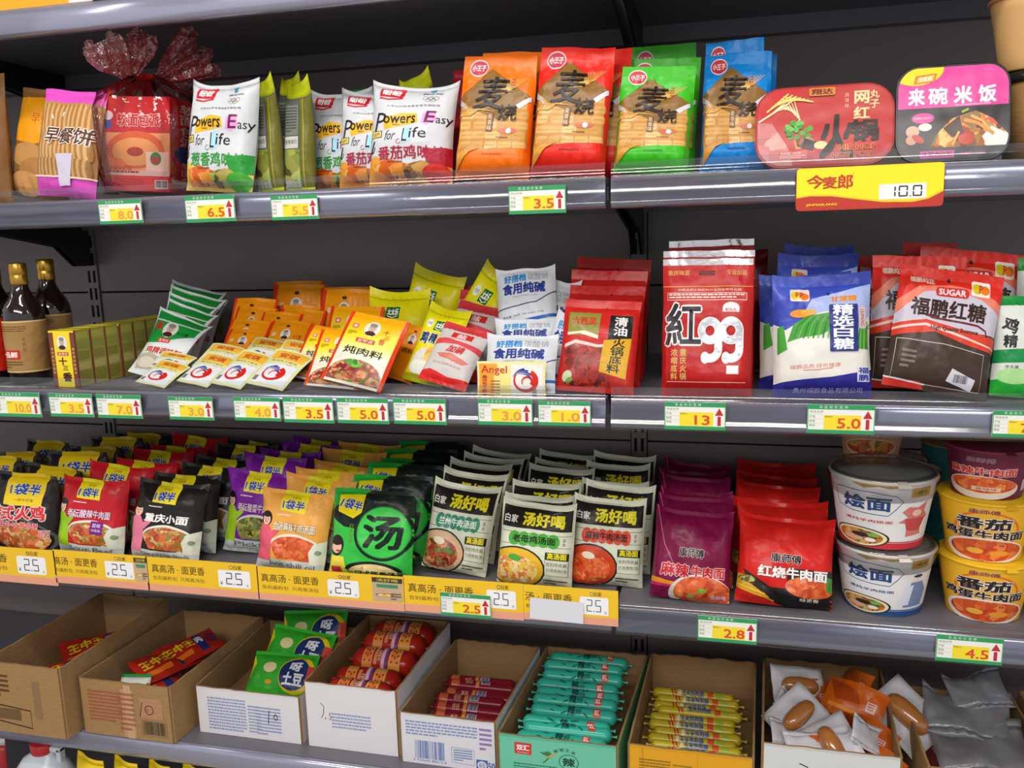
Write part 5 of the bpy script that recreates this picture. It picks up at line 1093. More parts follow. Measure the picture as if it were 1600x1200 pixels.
def green_tang():
    w_, h_ = .135, .165; A = Art(w_, h_); A.rect(0, 0, 1, 1, '38c048')
    A.poly([(.5, .0), (1, .0), (1, .3), (.8, .2), (.6, .3), (.45, .45), (.2, .42), (.02, .32), (.0, .22), (.3, .05)], '14201a').poly([(.0, .0), (.5, .0), (.3, .1), (.05, .2), (0, .3)], '2aa83c')
    A.ring(.68, .46, .34, .32, .035, '14201a', 40).ell(.68, .46, .30, .285, '3cc84c').ring(.68, .46, .305, .288, .012, '2a9a3c', 40).text('汤', .68, .46, .36, '14201a', .44, bold=.03)
    A.poly([(.07, .08), (.42, .06), (.40, .26), (.30, .33), (.1, .26)], 'f2dc1c').text('1袋半', .25, .18, .10, '2446a8', .28, bold=.03, rot=-10, out=.02, oc='f4f4f0')
    A.vtext('白汤骨味', .30, .38, .60, .05, '6a8a1c').ell(.12, .64, .09, .12, '2a1c1a').ell(.12, .66, .065, .07, 'ecc0a8').ell(.12, .60, .07, .04, '2a1c1a').ell(.145, .70, .03, .012, 'b83030').poly([(.03, .76), (.22, .76), (.28, .98), (.0, .98)], 'f0e04a').rect(.06, .88, .18, .95, 'd8344a')
    A.ell(.58, .90, .34, .11, '14201a', a0=180, a1=360).ell(.58, .93, .30, .11, 'e8cc90', a0=180, a1=360).ell(.5, .90, .16, .05, 'food:chick:110').text('日式豚骨汤面', .66, .93, .07, '14201a', .56, bold=.03, out=.015, oc='9ae080')
    return pack('noodle_pack', '', 'noodle pack', w_, h_, .05, '2eb040', A, sb=.03, st=.06, seed=14, wr=.0036, curl=.022, q=.42, p=3.6, group='instant noodle packs', seal='14201a')
def tang_hh(col, title, fk, soup, tcol):
    w_, h_ = .125, .15; A = Art(w_, h_); A.rect(0, 0, 1, 1, 'd9dcc4').rect(.03, .07, .97, .31, '231f1c').text('汤好喝', .60, .195, .15, 'e8da1c', .56, bold=.04).text('白家', .15, .21, .09, 'eceade', .18, bold=.02)
    A.line([(.03, .36), (.97, .36)], .006, '3a3a34').line([(.03, .50), (.97, .50)], .006, '3a3a34')
    n = len(title)
    for k in range(n): A.ell(.16+(.66)*(k+.5)/n, .43, .66/n*.62, .085, col, flat=k > 0)
    A.text(title, .49, .43, .085, tcol, .58, bold=.03).vtext('速食', .89, .38, .48, .04, '4a4a40')
    A.ell(.27, .78, .40, .255, '2a2826').ell(.27, .78, .375, .235, soup).ell(.27, .80, .3, .17, 'food:%s:120' % fk).ell(.26, .66, .09, .04, '5aa83c' if fk == 'chick' else 'e8dcc0', rot=10)
    A.rect(.66, .56, .96, .645, '2c2926').text('高汤面', .81, .60, .07, 'e8da1c', .24, bold=.04).rect(.66, .645, .96, .84, '6a6a5c').rect(.665, .65, .955, .835, 'd9dcc4').text('告别传统酱', .81, .70, .045, '3a3a34', .26).text('只用熬制汤', .81, .77, .045, '3a3a34', .26).lines(.64, .89, .95, .96, 2, '4a4a40', 5)
    return pack('noodle_pack', '', 'noodle pack', w_, h_, .05, 'd9dcc4', A, sb=.03, st=.05, seed=len(fk)+int(col[:2], 16), wr=.0036, curl=.024, corner=.008, q=.42, p=3.4, group='instant noodle packs', edge='d9dcc4')
def master(col, title, maroon):
    w_, h_ = .145, .165; A = Art(w_, h_); A.rect(0, 0, 1, 1, col)
    if maroon:
        A.poly([(0, .77), (.3, .80), (.5, .86), (.3, .84), (0, .83)], 'e8922c').poly([(0, .83), (.3, .84), (.35, .86), (0, .87)], 'c8286a').ell(.64, .93, .40, .24, 'e0d4c8', a0=150, a1=390).ell(.66, .90, .36, .19, 'food:redsoup:90').ell(.66, .87, .06, .025, '7ab03c').ell(.52, .94, .05, .02, '9ab84c')
        A.line([(.02, .0), (.14, .4), (.3, .64)], .012, 'c86a90').text('香辣味', .86, .93, .05, 'e8c8d0', .2, bold=.02)
    else:
        A.poly([(0, .68), (.10, .70), (.45, .95), (.5, 1), (0, .84)], 'd8a02c').poly([(.05, .62), (.4, .82), (.6, 1), (.5, 1), (.1, .76)], '2a2018').ell(.75, .86, .42, .2, '1c1a1a', a0=-20, a1=200).rect(.52, .56, 1, .86, '241c1a').ell(.76, .76, .26, .12, 'food:redsoup:100').poly([(.92, .62), (1, .64), (1, .8), (.93, .78)], '4a9a3c').line([(.0, .80), (.3, .88)], .02, 'e8c040').line([(.02, .84), (.4, .95)], .02, 'e0b030').poly([(0, .86), (.3, .92), (.5, 1), (0, 1)], 'd02820')
        A.ell(.1, .73, .09, .04, 'food:chop:120').text('味更香', .76, .90, .04, 'e8e0d8', .2)
    A.text('康师傅', .50, .46, .10, '2a1a1c', .32, bold=.03, out=.035, oc='e8dcd8', rot=-1)
    if maroon: A.text('麻辣', .30, .665, .14, 'c82430', .36, bold=.04, out=.04, oc='e8d0d0').text('牛肉面', .72, .66, .12, 'c82430', .42, bold=.04, out=.035, oc='f0d8d0')
    else: A.text(title, .57, .62, .12, 'f4eeea', .72, bold=.04, out=.02, oc='3a1010')
    return pack('noodle_pack', '', 'noodle pack', w_, h_, .055, col, A, sb=.03, st=.06, seed=31 if maroon else 37, wr=.0055, curl=.03, corner=.008, q=.42, p=3, pinch=.05, group='instant noodle packs')
NK = korean(); NR = noodle_d('c21c26', '9ac81c', '老坛酸辣牛肉面', 'f0d4e8', 0, 'beef', side='7c1c8a', low='Sour Beef'); NB = noodle_d('211c1a', 'e07a94', '重庆小面', 'f4f0ec', 0, 'beef', .04, low='Chongqing Style Noodle')
NP = noodle_d('7a1e9a', 'a8d024', '老坛酸菜牛肉面', 'f0d4e8', 0, 'chop', low='Pickled'); NO = noodle_d('eda84c', 'e05a70', '金汤麻辣子鸡汤面', 'f6ead0', 0, 'redsoup', low='hot chili oil')
NG = green_tang(); TL_ = tang_hh('2a8a6a', '兰州牛肉汤面', 'stew', 'd8b088', 'eef4e8'); TM = tang_hh('4aa83c', '老母鸡汤面', 'chick', 'e8b82c', '1c2a14'); TS = tang_hh('d8452a', '麻辣牛肉汤面', 'redsoup', 'cc4420', '2a1010')
MM_ = master('7a1040', '麻辣牛肉面', True); MR = master('d4221c', '红烧牛肉面', False)
rn = random.Random(12)
COLS = [  # pack, left, right, depth, top row, lean, roll, how many, spacing, look, place
 (NK, -130, -42, .055, 742, 14, 0, 5, .062, 'dark red and black noodle pack', 'in the column left of the photo edge'),
 (NK, -14, 92, .055, 742, 14, 2, 6, .062, 'black and yellow Korean-style fire chicken noodle pack', 'leftmost noodle column'),
 (NR, 93, 193, .055, 752, 14, 3, 6, .062, 'red noodle pack with lady in green', 'red noodle column'),
 (NB, 205, 312, .055, 757, 14, 3, 6, .062, 'black noodle pack with lady in pink', 'black noodle column'),
 (NP, 352, 442, .125, 740, 14, 4, 5, .06, 'purple noodle pack with lady in green', 'purple noodle column'),
 (NO, 402, 508, .055, 770, 16, 4, 6, .06, 'pale orange noodle pack with chili oil bowl', 'orange noodle column'),
 (NG, 515, 644, .058, 768, 14, 1, 6, .062, 'bright green noodle pack with big black character in a circle', 'green noodle column'),
 (TL_, 660, 760, .10, 764, 16, 7, 5, .058, 'cream and black noodle pack with teal title', 'left cream column'),
 (TM, 775, 893, .065, 792, 16, 3, 6, .056, 'cream and black noodle pack with green title', 'middle cream column'),
 (TS, 890, 1004, .10, 782, 15, 2, 5, .058, 'cream and black noodle pack with red title', 'right cream column'),
 (MM_, 1014, 1139, .062, 803, 18, 3, 6, .055, 'shiny maroon beef noodle pack', 'maroon noodle column'),
 (MR, 1147, 1300, .062, 815, 20, 3, 6, .054, 'shiny red braised beef noodle pack', 'red noodle column right of the maroon one')]
for P_, l, r, Y, yt, ln, ro, n, dy, look, place in COLS:
    first = None
    for k in range(n):
        lb = '%s, %s in the %s' % (look, 'frontmost' if k == 0 else ORD[k]+' from the front', place.replace('in the ', ''))
        if len(lb.split()) > 16: lb = '%s, %s in the %s' % (look.replace(' noodle', '').replace('with ', 'with '), 'front' if k == 0 else ORD[k], place.replace('in the ', ''))
        if k == 0: first = put(P_, l, r, Y, yt, z3, ln, ro, 0, lb)
        else:
            c = copy_tree(first); dx, dz = rn.uniform(-.008, .008), 0
            c.location = (first.location.x+dx, first.location.y+dy*k, first.location.z); c.rotation_euler = (first.rotation_euler.x+math.radians(rn.uniform(-1, 2.0)+1.0*k), first.rotation_euler.y+math.radians(rn.uniform(-3.5, 3)), math.radians(rn.uniform(-2, 2)))
            q = rn.uniform(.94, 1.07); c.scale = (first.scale.x, first.scale.y, first.scale.z*q); c['label'] = lb; PLACED.append((c, z3))
# cups
def cup_white(base, redart):
    rb, rt_, h_ = .052, .066, .092; R = (rb+rt_)/2; A = Art(math.radians(202.5)*R, h_); A.rect(0, 0, 1, 1, 'eae8e8:card').rect(0, .9, 1, 1, base+':card').line([(0, .885), (1, .885)], .008, base+':card')
    A.ring(.44, .32, .24, .21, .008, '7a8ab8:card', 4, 45, 405) if 0 else A.line([(.24, .16), (.30, .14), (.5, .14), (.62, .18), (.66, .26), (.62, .38), (.58, .48), (.36, .46), (.26, .42), (.24, .3), (.24, .16)], .006, '5a6a98:card')
    A.text('烩面', .45, .31, .20, '24447c:card', .28, bold=.04).text('清炖羊肉烩面', .46, .58, .045, base+':card', .3, bold=.02)
    A.rect(.70, .06, .84, .2, 'd8a82c:card', r=.01).text('1桶半', .77, .13, .05, '3a4a7a:card', .1)
    if redart: A.poly([(.70, .34), (.76, .36), (.84, .28), (.82, .42), (.86, .52), (.80, .60), (.82, .78), (.70, .80), (.70, .6), (.64, .58), (.70, .5), (.66, .42)], 'd87a70:card').ell(.76, .44, .035, .05, 'f0c8b0:card').poly([(.68, .52), (.84, .52), (.8, .72), (.7, .7)], 'c84848:card').lines(.10, .1, .18, .5, 10, 'e0a0a8:card', 2)
    else: A.ell(.76, .36, .03, .045, 'f0d8c8:card').ell(.765, .32, .035, .025, '2a3050:card').poly([(.72, .42), (.81, .42), (.86, .58), (.84, .84), (.68, .84), (.70, .58)], '7a8cb0:card').poly([(.68, .5), (.74, .46), (.72, .8), (.64, .8)], 'e0e4ee:card').lines(.10, .1, .18, .6, 12, '8a90a0:card', 2)
    A.poly([(.30, 0), (.78, 0), (.66, .035), (.58, .07), (.52, .045), (.44, .085), (.37, .03)], 'c9a45c:silver')
    A.ell(.40, .84, .20, .15, '2a2a28:card').ell(.40, .84, .185, .135, 'f0e0b0:card').ell(.40, .84, .16, .11, 'food:veg:110').ell(.36, .87, .07, .04, 'e0a890:card').ell(.41, .81, .06, .035, '2c2420:card').ell(.50, .79, .04, .03, '7ab04c:card').ell(.48, .87, .035, .03, 'f0ece0:card')
    return rb, rt_, h_, A
def cup_yellow():
    rb, rt_, h_ = .051, .067, .092; R = (rb+rt_)/2; A = Art(math.radians(202.5)*R, h_); A.rect(0, 0, 1, 1, 'f2b81c:card').ell(.52, .46, .22, .34, 'e8702c:card').ell(.52, .46, .20, .31, 'f2b81c:card')
    A.text('康师傅', .50, .12, .075, '8a3a1c:card', .18, bold=.02, out=.02, oc='f4e0c0:card').text('番茄', .50, .33, .19, '2a1c1a:card', .34, bold=.04, out=.04, oc='f6ece0:card').text('鸡蛋牛肉面', .50, .53, .15, '2a1c1a:card', .56, bold=.04, out=.035, oc='f6ece0:card')
    A.ell(.52, .82, .30, .24, 'f0e8e0:card').ell(.53, .80, .27, .19, 'food:redsoup:90').ell(.45, .82, .06, .05, 'f0b040:card').ell(.62, .84, .07, .05, 'f0a030:card').ell(.56, .76, .04, .03, 'd84020:card').text('辣', .63, .70, .04, '4a1c1c:card', .04)
    A.lines(.06, .1, .16, .9, 16, '9a5a1c:card', 7).ell(.84, .42, .05, .07, 'e8905c:card').lines(.80, .3, .9, .36, 2, 'a84a2c:card', 3); return rb, rt_, h_, A
def cup_maroon():
    rb, rt_, h_ = .055, .067, .095; R = (rb+rt_)/2; A = Art(math.radians(202.5)*R, h_); A.rect(0, 0, 1, 1, '6a1434:card').text('康师傅', .46, .18, .1, '8a5a6a:card', .2, bold=.02, out=.02, oc='d8b8c0:card').text('麻辣牛肉面', .47, .42, .16, 'd0342c:card', .52, bold=.04, out=.04, oc='eee0d8:card')
    A.ell(.47, .76, .30, .25, 'e4d8cc:card').ell(.48, .70, .27, .17, 'food:redsoup:90').rect(.40, .74, .62, .82, 'e8c8a8:card').text('香辣味', .51, .78, .05, '9a2a2c:card', .16).lines(.82, .2, .92, .5, 5, 'c8b0b8:card', 3).rect(.82, .6, .9, .84, 'c8c0c4:card'); return rb, rt_, h_, A
def cup_soup():
    rb, rt_, h_ = .046, .060, .092; R = (rb+rt_)/2; A = Art(math.radians(202.5)*R, h_); A.rect(0, 0, 1, 1, 'c89878:card').text('酸汤面', .5, .42, .16, 'e8dcd4:card', .42, bold=.05, out=.02, oc='a8503c:card').ell(.48, .76, .27, .20, 'e0cdb0:card').ell(.48, .74, .25, .16, 'food:beef:100').rect(.55, .1, .7, .28, 'c85a5c:card'); return rb, rt_, h_, A
def setcup(c, l, r, rb, Y, z, label=None, rot=0):
    xl, xr = x_at(l, Y, z), x_at(r, Y, z); s_ = (xr-xl)/(2*rb); c.location = ((xl+xr)/2, Y, z+.0008); c.scale = (s_, s_, s_); c.rotation_euler = (0, 0, math.radians(rot))
    if label: c['label'] = label
    return s_
GRP = 'stacked noodle cups'
LF = film('lid_foil_gold', 'fdf6e0', .02) if 0 else None
rb, rt_, h_, A = cup_white('24508c', False); c1 = cup('noodle_cup', 'white noodle cup with blue foot and blue lettering, bottom of the left stack', rb, rt_, h_, A, 'eae8e8:card', lid='e8e0d4:card', wrapf=True, group=GRP)
s_ = setcup(c1, 1318, 1438, rb, .115, z3, rot=-18)
rb, rt_, h_, A = cup_white('c8303a', True); c2 = cup('noodle_cup', 'white noodle cup with red foot and film-wrapped lid, upper one of the left stack', rb, rt_, h_, A, 'eae8e8:card', lid='e8e0d4:card', wrapf=True, group=GRP)
zt = z3+.0008+s_*.0995; s2 = setcup(c2, 1311, 1439, rb, .112, zt, rot=-18)
rb, rt_, h_, A = cup_soup(); c3 = cup('noodle_cup', 'tan noodle cup whose top is hidden by the shelf above, behind the left stack', rb, rt_, h_, A, 'c89878:card', lid='b89070:card', group=GRP)
lower = cup('noodle_cup', 'pale noodle cup behind the left stack, only slivers seen', .052, .066, .19, None, 'b8a488:card', lid='c8b090:card', group=GRP)
setcup(lower, 1320, 1420, .052, .27, z3); s4 = setcup(c3, 1318, 1402, .046, .27, z3+.0008+.194*lower.scale.x, rot=-6)
rb, rt_, h_, A = cup_yellow(); c5 = cup('noodle_cup', 'yellow tomato egg noodle cup, bottom of the right stack', rb, rt_, h_, A, 'f2b81c:card', lid='f0c020:card', group=GRP)
s_ = setcup(c5, 1478, 1590, rb, .115, z3, rot=-16)
c6 = copy_tree(c5); c6['label'] = 'yellow tomato egg noodle cup in the middle of the right stack'; zt = z3+.0008+s_*.0955; s6 = setcup(c6, 1479, 1592, rb, .115, zt, rot=-17)
rb, rt_, h_, A = cup_maroon(); c7 = cup('noodle_cup', 'maroon beef noodle cup on top of the right stack, its rim just under the shelf', rb, rt_, h_*.9, Art(A.w, A.h), '6a1434:card', lid='8a2c4c:card', group=GRP) if 0 else None
def fixA(A, k): A.v = [(x, y*k, l) for x, y, l in A.v]; A.h *= k; return A
A = fixA(A, .90); c7 = cup('noodle_cup', 'maroon beef noodle cup on top of the right stack, its rim just under the shelf', rb, rt_, h_*.9, A, '6a1434:card', lid='8a2c4c:card', group=GRP)
s7 = setcup(c7, 1487, 1594, rb, .115, zt+s6*.0955, rot=-18)
for (l, r, Y, col, lb, n) in ((1440, 1520, .30, '1c7c80', 'teal noodle cup standing behind, between the two front stacks', 1), (1560, 1660, .28, 'c08a2c', 'dull yellow noodle cup behind the right stack', 1)):
    hh = {.30: .25, .28: .10}[Y]
    c = cup('noodle_cup', lb, .048, .060, hh, None, col+':card', lid='9a7a5c:card', group=GRP); setcup(c, l, r, .048, Y, z3)
c8 = copy_tree(c6); c8['label'] = 'yellow tomato egg noodle cup cut by the right edge of the photo'; setcup(c8, 1640, 1755, .051, .12, z3, rot=-15)
# ------------------------------------------------------------------ row four: open cartons
KR = 'b08a5c:kraft'
def panel(name, p0, p1, z0, za, zb, out, mo, mi_, parent, th=.0035, art=None, seed=0, torn=.0008, n=18):
    """upright cardboard wall from p0 to p1 (x, y); out = outward normal; za, zb = top heights at the ends"""
    p0, p1, o_ = Vector((*p0, 0)), Vector((*p1, 0)), Vector((*out, 0)); V = []; F = []; I = []
    def pt(i, k): q = p0.lerp(p1, i/n); return q+o_*(th if k else 0)
    tops = [za+(zb-za)*i/n+noise.noise((i*.45, seed, 1))*torn*2-abs(noise.noise((i*.35, seed, 5)))*torn*2 for i in range(n+1)]
    for i in range(n+1):
        for k in (0, 1):
            for z in (z0, tops[i]): q = pt(i, k); V.append((q.x, q.y, z))
    for i in range(n):
        a = i*4; b = a+4
        F += [(a, a+1, b+1, b), (a+2, b+2, b+3, a+3), (a+1, a+3, b+3, b+1), (a, b, b+2, a+2)]; I += [1, 0, 1, 1]
    F += [(0, 2, 3, 1), (n*4, n*4+1, n*4+3, n*4+2)]; I += [1, 1]
    parts = [(V, F, I, [mo, mi_])]
    if art:
        L = (p1-p0).length; d = (p1-p0).normalized()
        parts.append(wrap(art, Grid(L, art.h, 4, 2, lambda x, z: tuple(p0+d*(x+L/2)+o_*(th+.0001)+Vector((0, 0, z0+z)))), .00016))
    V, F, I, MM = merge(parts)
    o = mesh_obj(name, V, F, MM, parent, I, smooth=False)
    bm = bmesh.new(); bm.from_mesh(o.data); bmesh.ops.recalc_face_normals(bm, faces=bm.faces) if not art else None; bm.to_mesh(o.data); bm.free(); return o
def open_carton(label, x0, x1, y0, y1, hf, hb, mo=KR, art=None, sart=None, skew=0, floor=.03, seed=1, inner='a8845a:kraft'):
    t = thing('cardboard_box', label, 'cardboard box', ((x0+x1)/2, y0, z4+.0006), 'open cardboard boxes'); w_ = (x1-x0)/2-.0042; d_ = y1-y0
    if art is not None: art = art(2*w_, hf-.004)
    if sart is not None: sart = sart(d_, hb*.8)
    f0, f1 = (-w_, .0035), (w_, .0035); b0, b1 = (-w_+skew, d_), (w_+skew, d_)
    panel('front_panel', f0, f1, 0, hf, hf*1.0, (0, -1), mo, inner, t, art=art, seed=seed)
    panel('back_panel', b0, b1, 0, hb, hb, (0, 1), mo, inner, t, seed=seed+1, torn=.0018)
    panel('side_panel', f0, b0, 0, hf*1.005, hb, (-1, 0), mo, inner, t, seed=seed+2)
    panel('side_panel', f1, b1, 0, hf*1.005, hb, (1, 0), mo, inner, t, seed=seed+3, art=sart)
    bm = bmesh.new(); V = [bm.verts.new(v) for v in ((-w_, .004, floor), (w_, .004, floor), (w_+skew, d_, floor), (-w_+skew, d_, floor), (-w_, .004, 0), (w_, .004, 0), (w_+skew, d_, 0), (-w_+skew, d_, 0))]
    for q in ((0, 1, 2, 3), (7, 6, 5, 4)): bm.faces.new([V[i] for i in q])
    for i in range(4): j = (i+1) % 4; bm.faces.new((V[i], V[i+4], V[j+4], V[j]))
    bm_obj('bottom_panel', bm, [inner], t)
    return t
def a1(w_, h_):
    A = Art(w_, h_); A.lines(.0, .14, .3, .5, 5, '6a4a2c:kraft', 4).line([(.0, .58), (.56, .64), (.56, .9), (.0, .82)], .014, '3a2a1c:kraft'); A.rect(.0, .64, .42, .8, '7a6040:kraft').rect(.62, .2, .72, .75, '9a7c58:kraft'); return A
def a2(w_, h_):
    A = Art(w_, h_); A.lines(.08, .16, .46, .76, 9, 'b8604c:kraft', 5).rect(.46, .08, .60, .98, 'b89468:gloss').rect(.5, .0, .58, 1, 'c0a078:gloss').lines(.42, .15, .6, .9, 8, 'b86a54:kraft', 8).rect(.67, .2, .92, .58, 'c4906c:kraft').line([(.70, .28), (.66, .56)], .008, '2a2a2a').ring(.77, .42, .05, .09, .008, '2a2a2a', 16).text('O', .75, .42, .05, '8a2c2c:kraft').rect(.66, .62, .95, .92, '9c8258:kraft').bars(.67, .64, .94, .88, '4a3c28:kraft'); return A
def a3(w_, h_):
    A = Art(w_, h_); A.rect(0, 0, 1, 1, 'dfdcdf:card').lines(.1, .16, .48, .92, 11, '8a98c0:card', 7, .55).lines(.5, .26, .62, .9, 9, '8a98c0:card', 3, .5).lines(.58, .26, .82, .92, 9, '8a98c0:card', 9, .5).line([(.71, .32), (.695, .62)], .007, '26262e').ring(.77, .46, .02, .07, .006, '26262e', 12); return A
def a4(w_, h_):
    A = Art(w_, h_); A.rect(0, 0, 1, 1, 'e0dde0:card').lines(.28, .42, .72, .68, 5, '8a98c0:card', 11, .5).line([(.16, .28), (.20, .33), (.19, .45), (.165, .52)], .007, '26262e').ell(.21, .52, .007, .009, '26262e').line([(.27, .42), (.255, .46), (.28, .49), (.265, .53), (.25, .53)], .007, '26262e'); return A
def a5(w_, h_):
    A = Art(w_, h_); A.rect(0, 0, 1, 1, 'dcdadf:card').lines(.05, .10, .82, .42, 5, '7f90c0:card', 13, .5).bars(.12, .50, .48, .88, '4a6ab0:card').text('6 920605 88612 8', .30, .92, .05, '4a6ab0:card', .36)
    A.line([(.54, .56), (.78, .58), (.78, .9), (.54, .88), (.54, .56)], .005, '5a74b4:card').lines(.56, .6, .76, .86, 5, '6a82bc:card', 3).rect(.80, .76, .92, .98, '3a5aa4:card').ell(.86, .87, .05, .085, 'dcdadf:card').text('65', .86, .87, .09, '3a5aa4:card', .06).text('50', .96, .87, .13, '3a5aa4:card', .07, bold=.03)
    A.lines(.84, .1, .97, .6, 5, '8a6ab0:card', 3); return A
def a6(w_, h_):
    A = Art(w_, h_); A.rect(0, 0, 1, 1, '6cc4a4:card').rect(.13, .10, .28, .36, 'cc3a34:card', r=.01).text('双汇', .205, .21, .12, 'f6ecea:card', .11, bold=.04).text('Shuanghui', .205, .32, .03, 'f6ecea:card', .1)
    A.line([(.38, .5), (.42, .4), (.44, .33)], .01, '3a6a3c:card').ell(.40, .3, .05, .02, '3a6a3c:card', rot=20).ell(.45, .32, .06, .022, 'b8a85c:card', rot=-30).ell(.42, .27, .03, .04, '4a7a40:card').ring(.60, .42, .085, .17, .007, '1c5a50:card').text('辣', .60, .42, .18, '16403c:card', .1, bold=.03)
    for k, ch in enumerate('椒明又来'): A.text(ch, .49+.05*k, .20-.035*(1.5-abs(k-1.5)), .07, '1c5a50:card', .035, bold=.02, rot=20-12*k)
    A.bars(.74, .56, .9, .72, '1c2a28:card', 'e0ece8:card', 3).lines(.12, .56, .5, .75, 3, '2a7a6a:card', 6); return A
def a7(w_, h_):
    A = Art(w_, h_); A.rect(0, 0, 1, 1, 'e3a312:card').rect(.10, .0, .115, 1, 'd09008:card').rect(.56, 0, .565, 1, 'c88a08:card').lines(.08, .2, .34, .5, 5, '8a6a1c:card', 5).lines(.36, .25, .52, .5, 4, '8a6a1c:card', 8).bars(.62, .72, .9, .95, '4a3410:card'); return A
def a8(w_, h_):
    A = Art(w_, h_); A.rect(0, 0, 1, 1, 'd6d8d6:card').line([(.27, .20), (.33, .24), (.35, .3), (.33, .4)], .009, '222226'); return A
CT_ = [
 ('tall brown cardboard box at the left edge of the photo on the carton shelf', .045, .212, -.004, .290, .138, .142, KR, a1, None, .012, .03),
 ('brown cardboard box with red print and handwritten ten, second from left', .222, .414, .024, .305, .108, .112, KR, a2, None, .022, .035),
 ('white cardboard box with blue print and handwritten ten, holding green snacks', .432, .643, .068, .325, .090, .096, 'd9d6d8:card', a3, None, .002, .03),
 ('white cardboard box marked seven point five, holding thick red sausages', .650, .826, .068, .330, .122, .125, 'd9d6d8:card', a4, None, .010, .035),
 ('white cardboard box with blue barcode, holding thin dark red sausages', .830, 1.002, .058, .315, .091, .096, 'd4d2d6:card', a5, None, .020, .02),
 ('teal printed cardboard box full of teal wrapped sausages', 1.006, 1.204, .044, .340, .083, .086, '55b898:card', a6, None, .022, .02),
 ('bright yellow cardboard box holding yellow wrapped sausages', 1.217, 1.410, .044, .335, .090, .094, 'd89a10:card', a7, None, .014, .02),
 ('worn white cardboard box overflowing with vacuum packed sausages', 1.418, 1.616, .044, .300, .118, .122, 'c9c8c4:card', a8, None, .014, .03),
 ('brown cardboard box with grey plastic bags near the right edge', 1.650, 1.826, .050, .270, .105, .110, KR, None, None, .0, .03),
 ('brown cardboard box at the extreme right edge of the photo', 1.836, 1.99, .044, .28, .11, .115, KR, None, None, .0, .03)]
BX = [open_carton(a[0], *a[1:7], mo=a[7], art=a[8], skew=a[10], floor=a[11], seed=i*7+1) for i, a in enumerate(CT_)]
# sausages
def sausage(name, label, r, L, col, art=None, group=None, clip='c8c8cc:metal', knot=True):
    t = thing(name, label, 'sausage', group=group); t['w'] = L; prof = []
    body = L/2-r*1.1
    for k in range(7): a = PI/2*k/6; prof.append((max(.0012, r*math.sin(a)), -body-r*.9*math.cos(a)))
    for k in range(1, 8): prof.append((r*(1+.03*noise.noise((k, r*99, 2))), -body+2*body*k/8))
    for k in range(7): a = PI/2*(6-k)/6; prof.append((max(.0012, r*math.sin(a)), body+r*.9*math.cos(a)))
    V = []; F = []; n = 24
    for rr_, x in prof:
        for k in range(n): a = 2*PI*k/n; V.append((x, rr_*math.cos(a), r+rr_*math.sin(a)))
    for i in range(len(prof)-1):
        for k in range(n): j = (k+1) % n; F.append((i*n+k, i*n+j, i*n+n+j, i*n+n+k))
    F += [tuple(range(n))[::-1], tuple(range((len(prof)-1)*n, len(prof)*n))]; parts = [(V, F, [0]*len(F), [col])]
    if art:
        hh = r*PI; rr2 = r*1.032
        A = art(2*body, hh); parts.append(wrap(A, Grid(2*body, hh, 6, 8, lambda x, z: (x, -rr2*math.sin(PI*.15+(1-z/hh)*PI*.85-.0), r+rr2*math.cos(PI*.15+(1-z/hh)*PI*.85) if 0 else r+rr2*math.cos(PI*.0+(1-z/hh)*PI*.78))) if 0 else Grid(2*body, hh, 6, 8, lambda x, z: (x, -rr2*math.cos((z/hh-.12)*PI*.9), r+rr2*math.sin((z/hh-.12)*PI*.9))), .00012))
    V, F, I, MM = merge(parts); mesh_obj('casing', V, F, MM, t, I)
    if knot:
        for s_ in (-1, 1):
            ce = o = lathe('crimped_end', [(.0012, 0), (.0016, .002), (.0011, .004), (.0032, .009), (.0028, .0095)], col, t, 10); o.rotation_euler = (0, s_*PI/2, 0); o.location = (s_*(body+r*.9-.001), 0, r)
            o = lathe('metal_clip', [(.0018, 0), (.0022, .0008), (.0018, .0016)], clip, ce, 10); o.location = (0, 0, .003)
    return t
def sa_teal(w_, h_):
    A = Art(w_, h_)
    for x, y, rx, ro in ((.3, .3, .06, 20), (.38, .6, .05, -30), (.62, .25, .06, -10), (.68, .62, .05, 40), (.22, .55, .04, 10)): A.ell(x, y, rx, rx*.7, '146a5c:gloss', rot=ro)
    A.text('辣', .48, .45, .5, '0c4a44:gloss', .1, bold=.03).rect(.78, .2, .88, .7, 'd0483c:gloss').text('双汇', .83, .45, .25, 'f8e8e0:gloss', .07, bold=.04).text('火腿肠', .56, .5, .25, '0c4a44:gloss', .12); return A
def sa_red(w_, h_):
    A = Art(w_, h_); A.rect(.06, .1, .30, .9, 'e8944c:gloss').rect(.34, .25, .42, .75, 'd88a5c:gloss').rect(.52, .05, .60, .95, 'e8b0c0:gloss').rect(.61, .05, .66, .95, '6a4a9a:gloss').rect(.70, .1, .98, .9, 'e8a04c:gloss').text('王中王', .18, .5, .4, 'c83020:gloss', .18, bold=.03).text('王中王', .84, .5, .4, 'c83020:gloss', .2, bold=.03).text('香肠', .47, .5, .3, 'f0d0b0:gloss', .08); return A
def sa_thin(w_, h_):
    A = Art(w_, h_); A.rect(.0, .1, .14, .9, 'c8643c:gloss').rect(.42, .1, .48, .9, 'd88a4c:gloss').rect(.5, .15, .66, .7, 'b8a8b8:gloss').bars(.51, .2, .65, .65, '3a2a5a:gloss').text('香肠', .3, .5, .4, 'e0b080:gloss', .12); return A
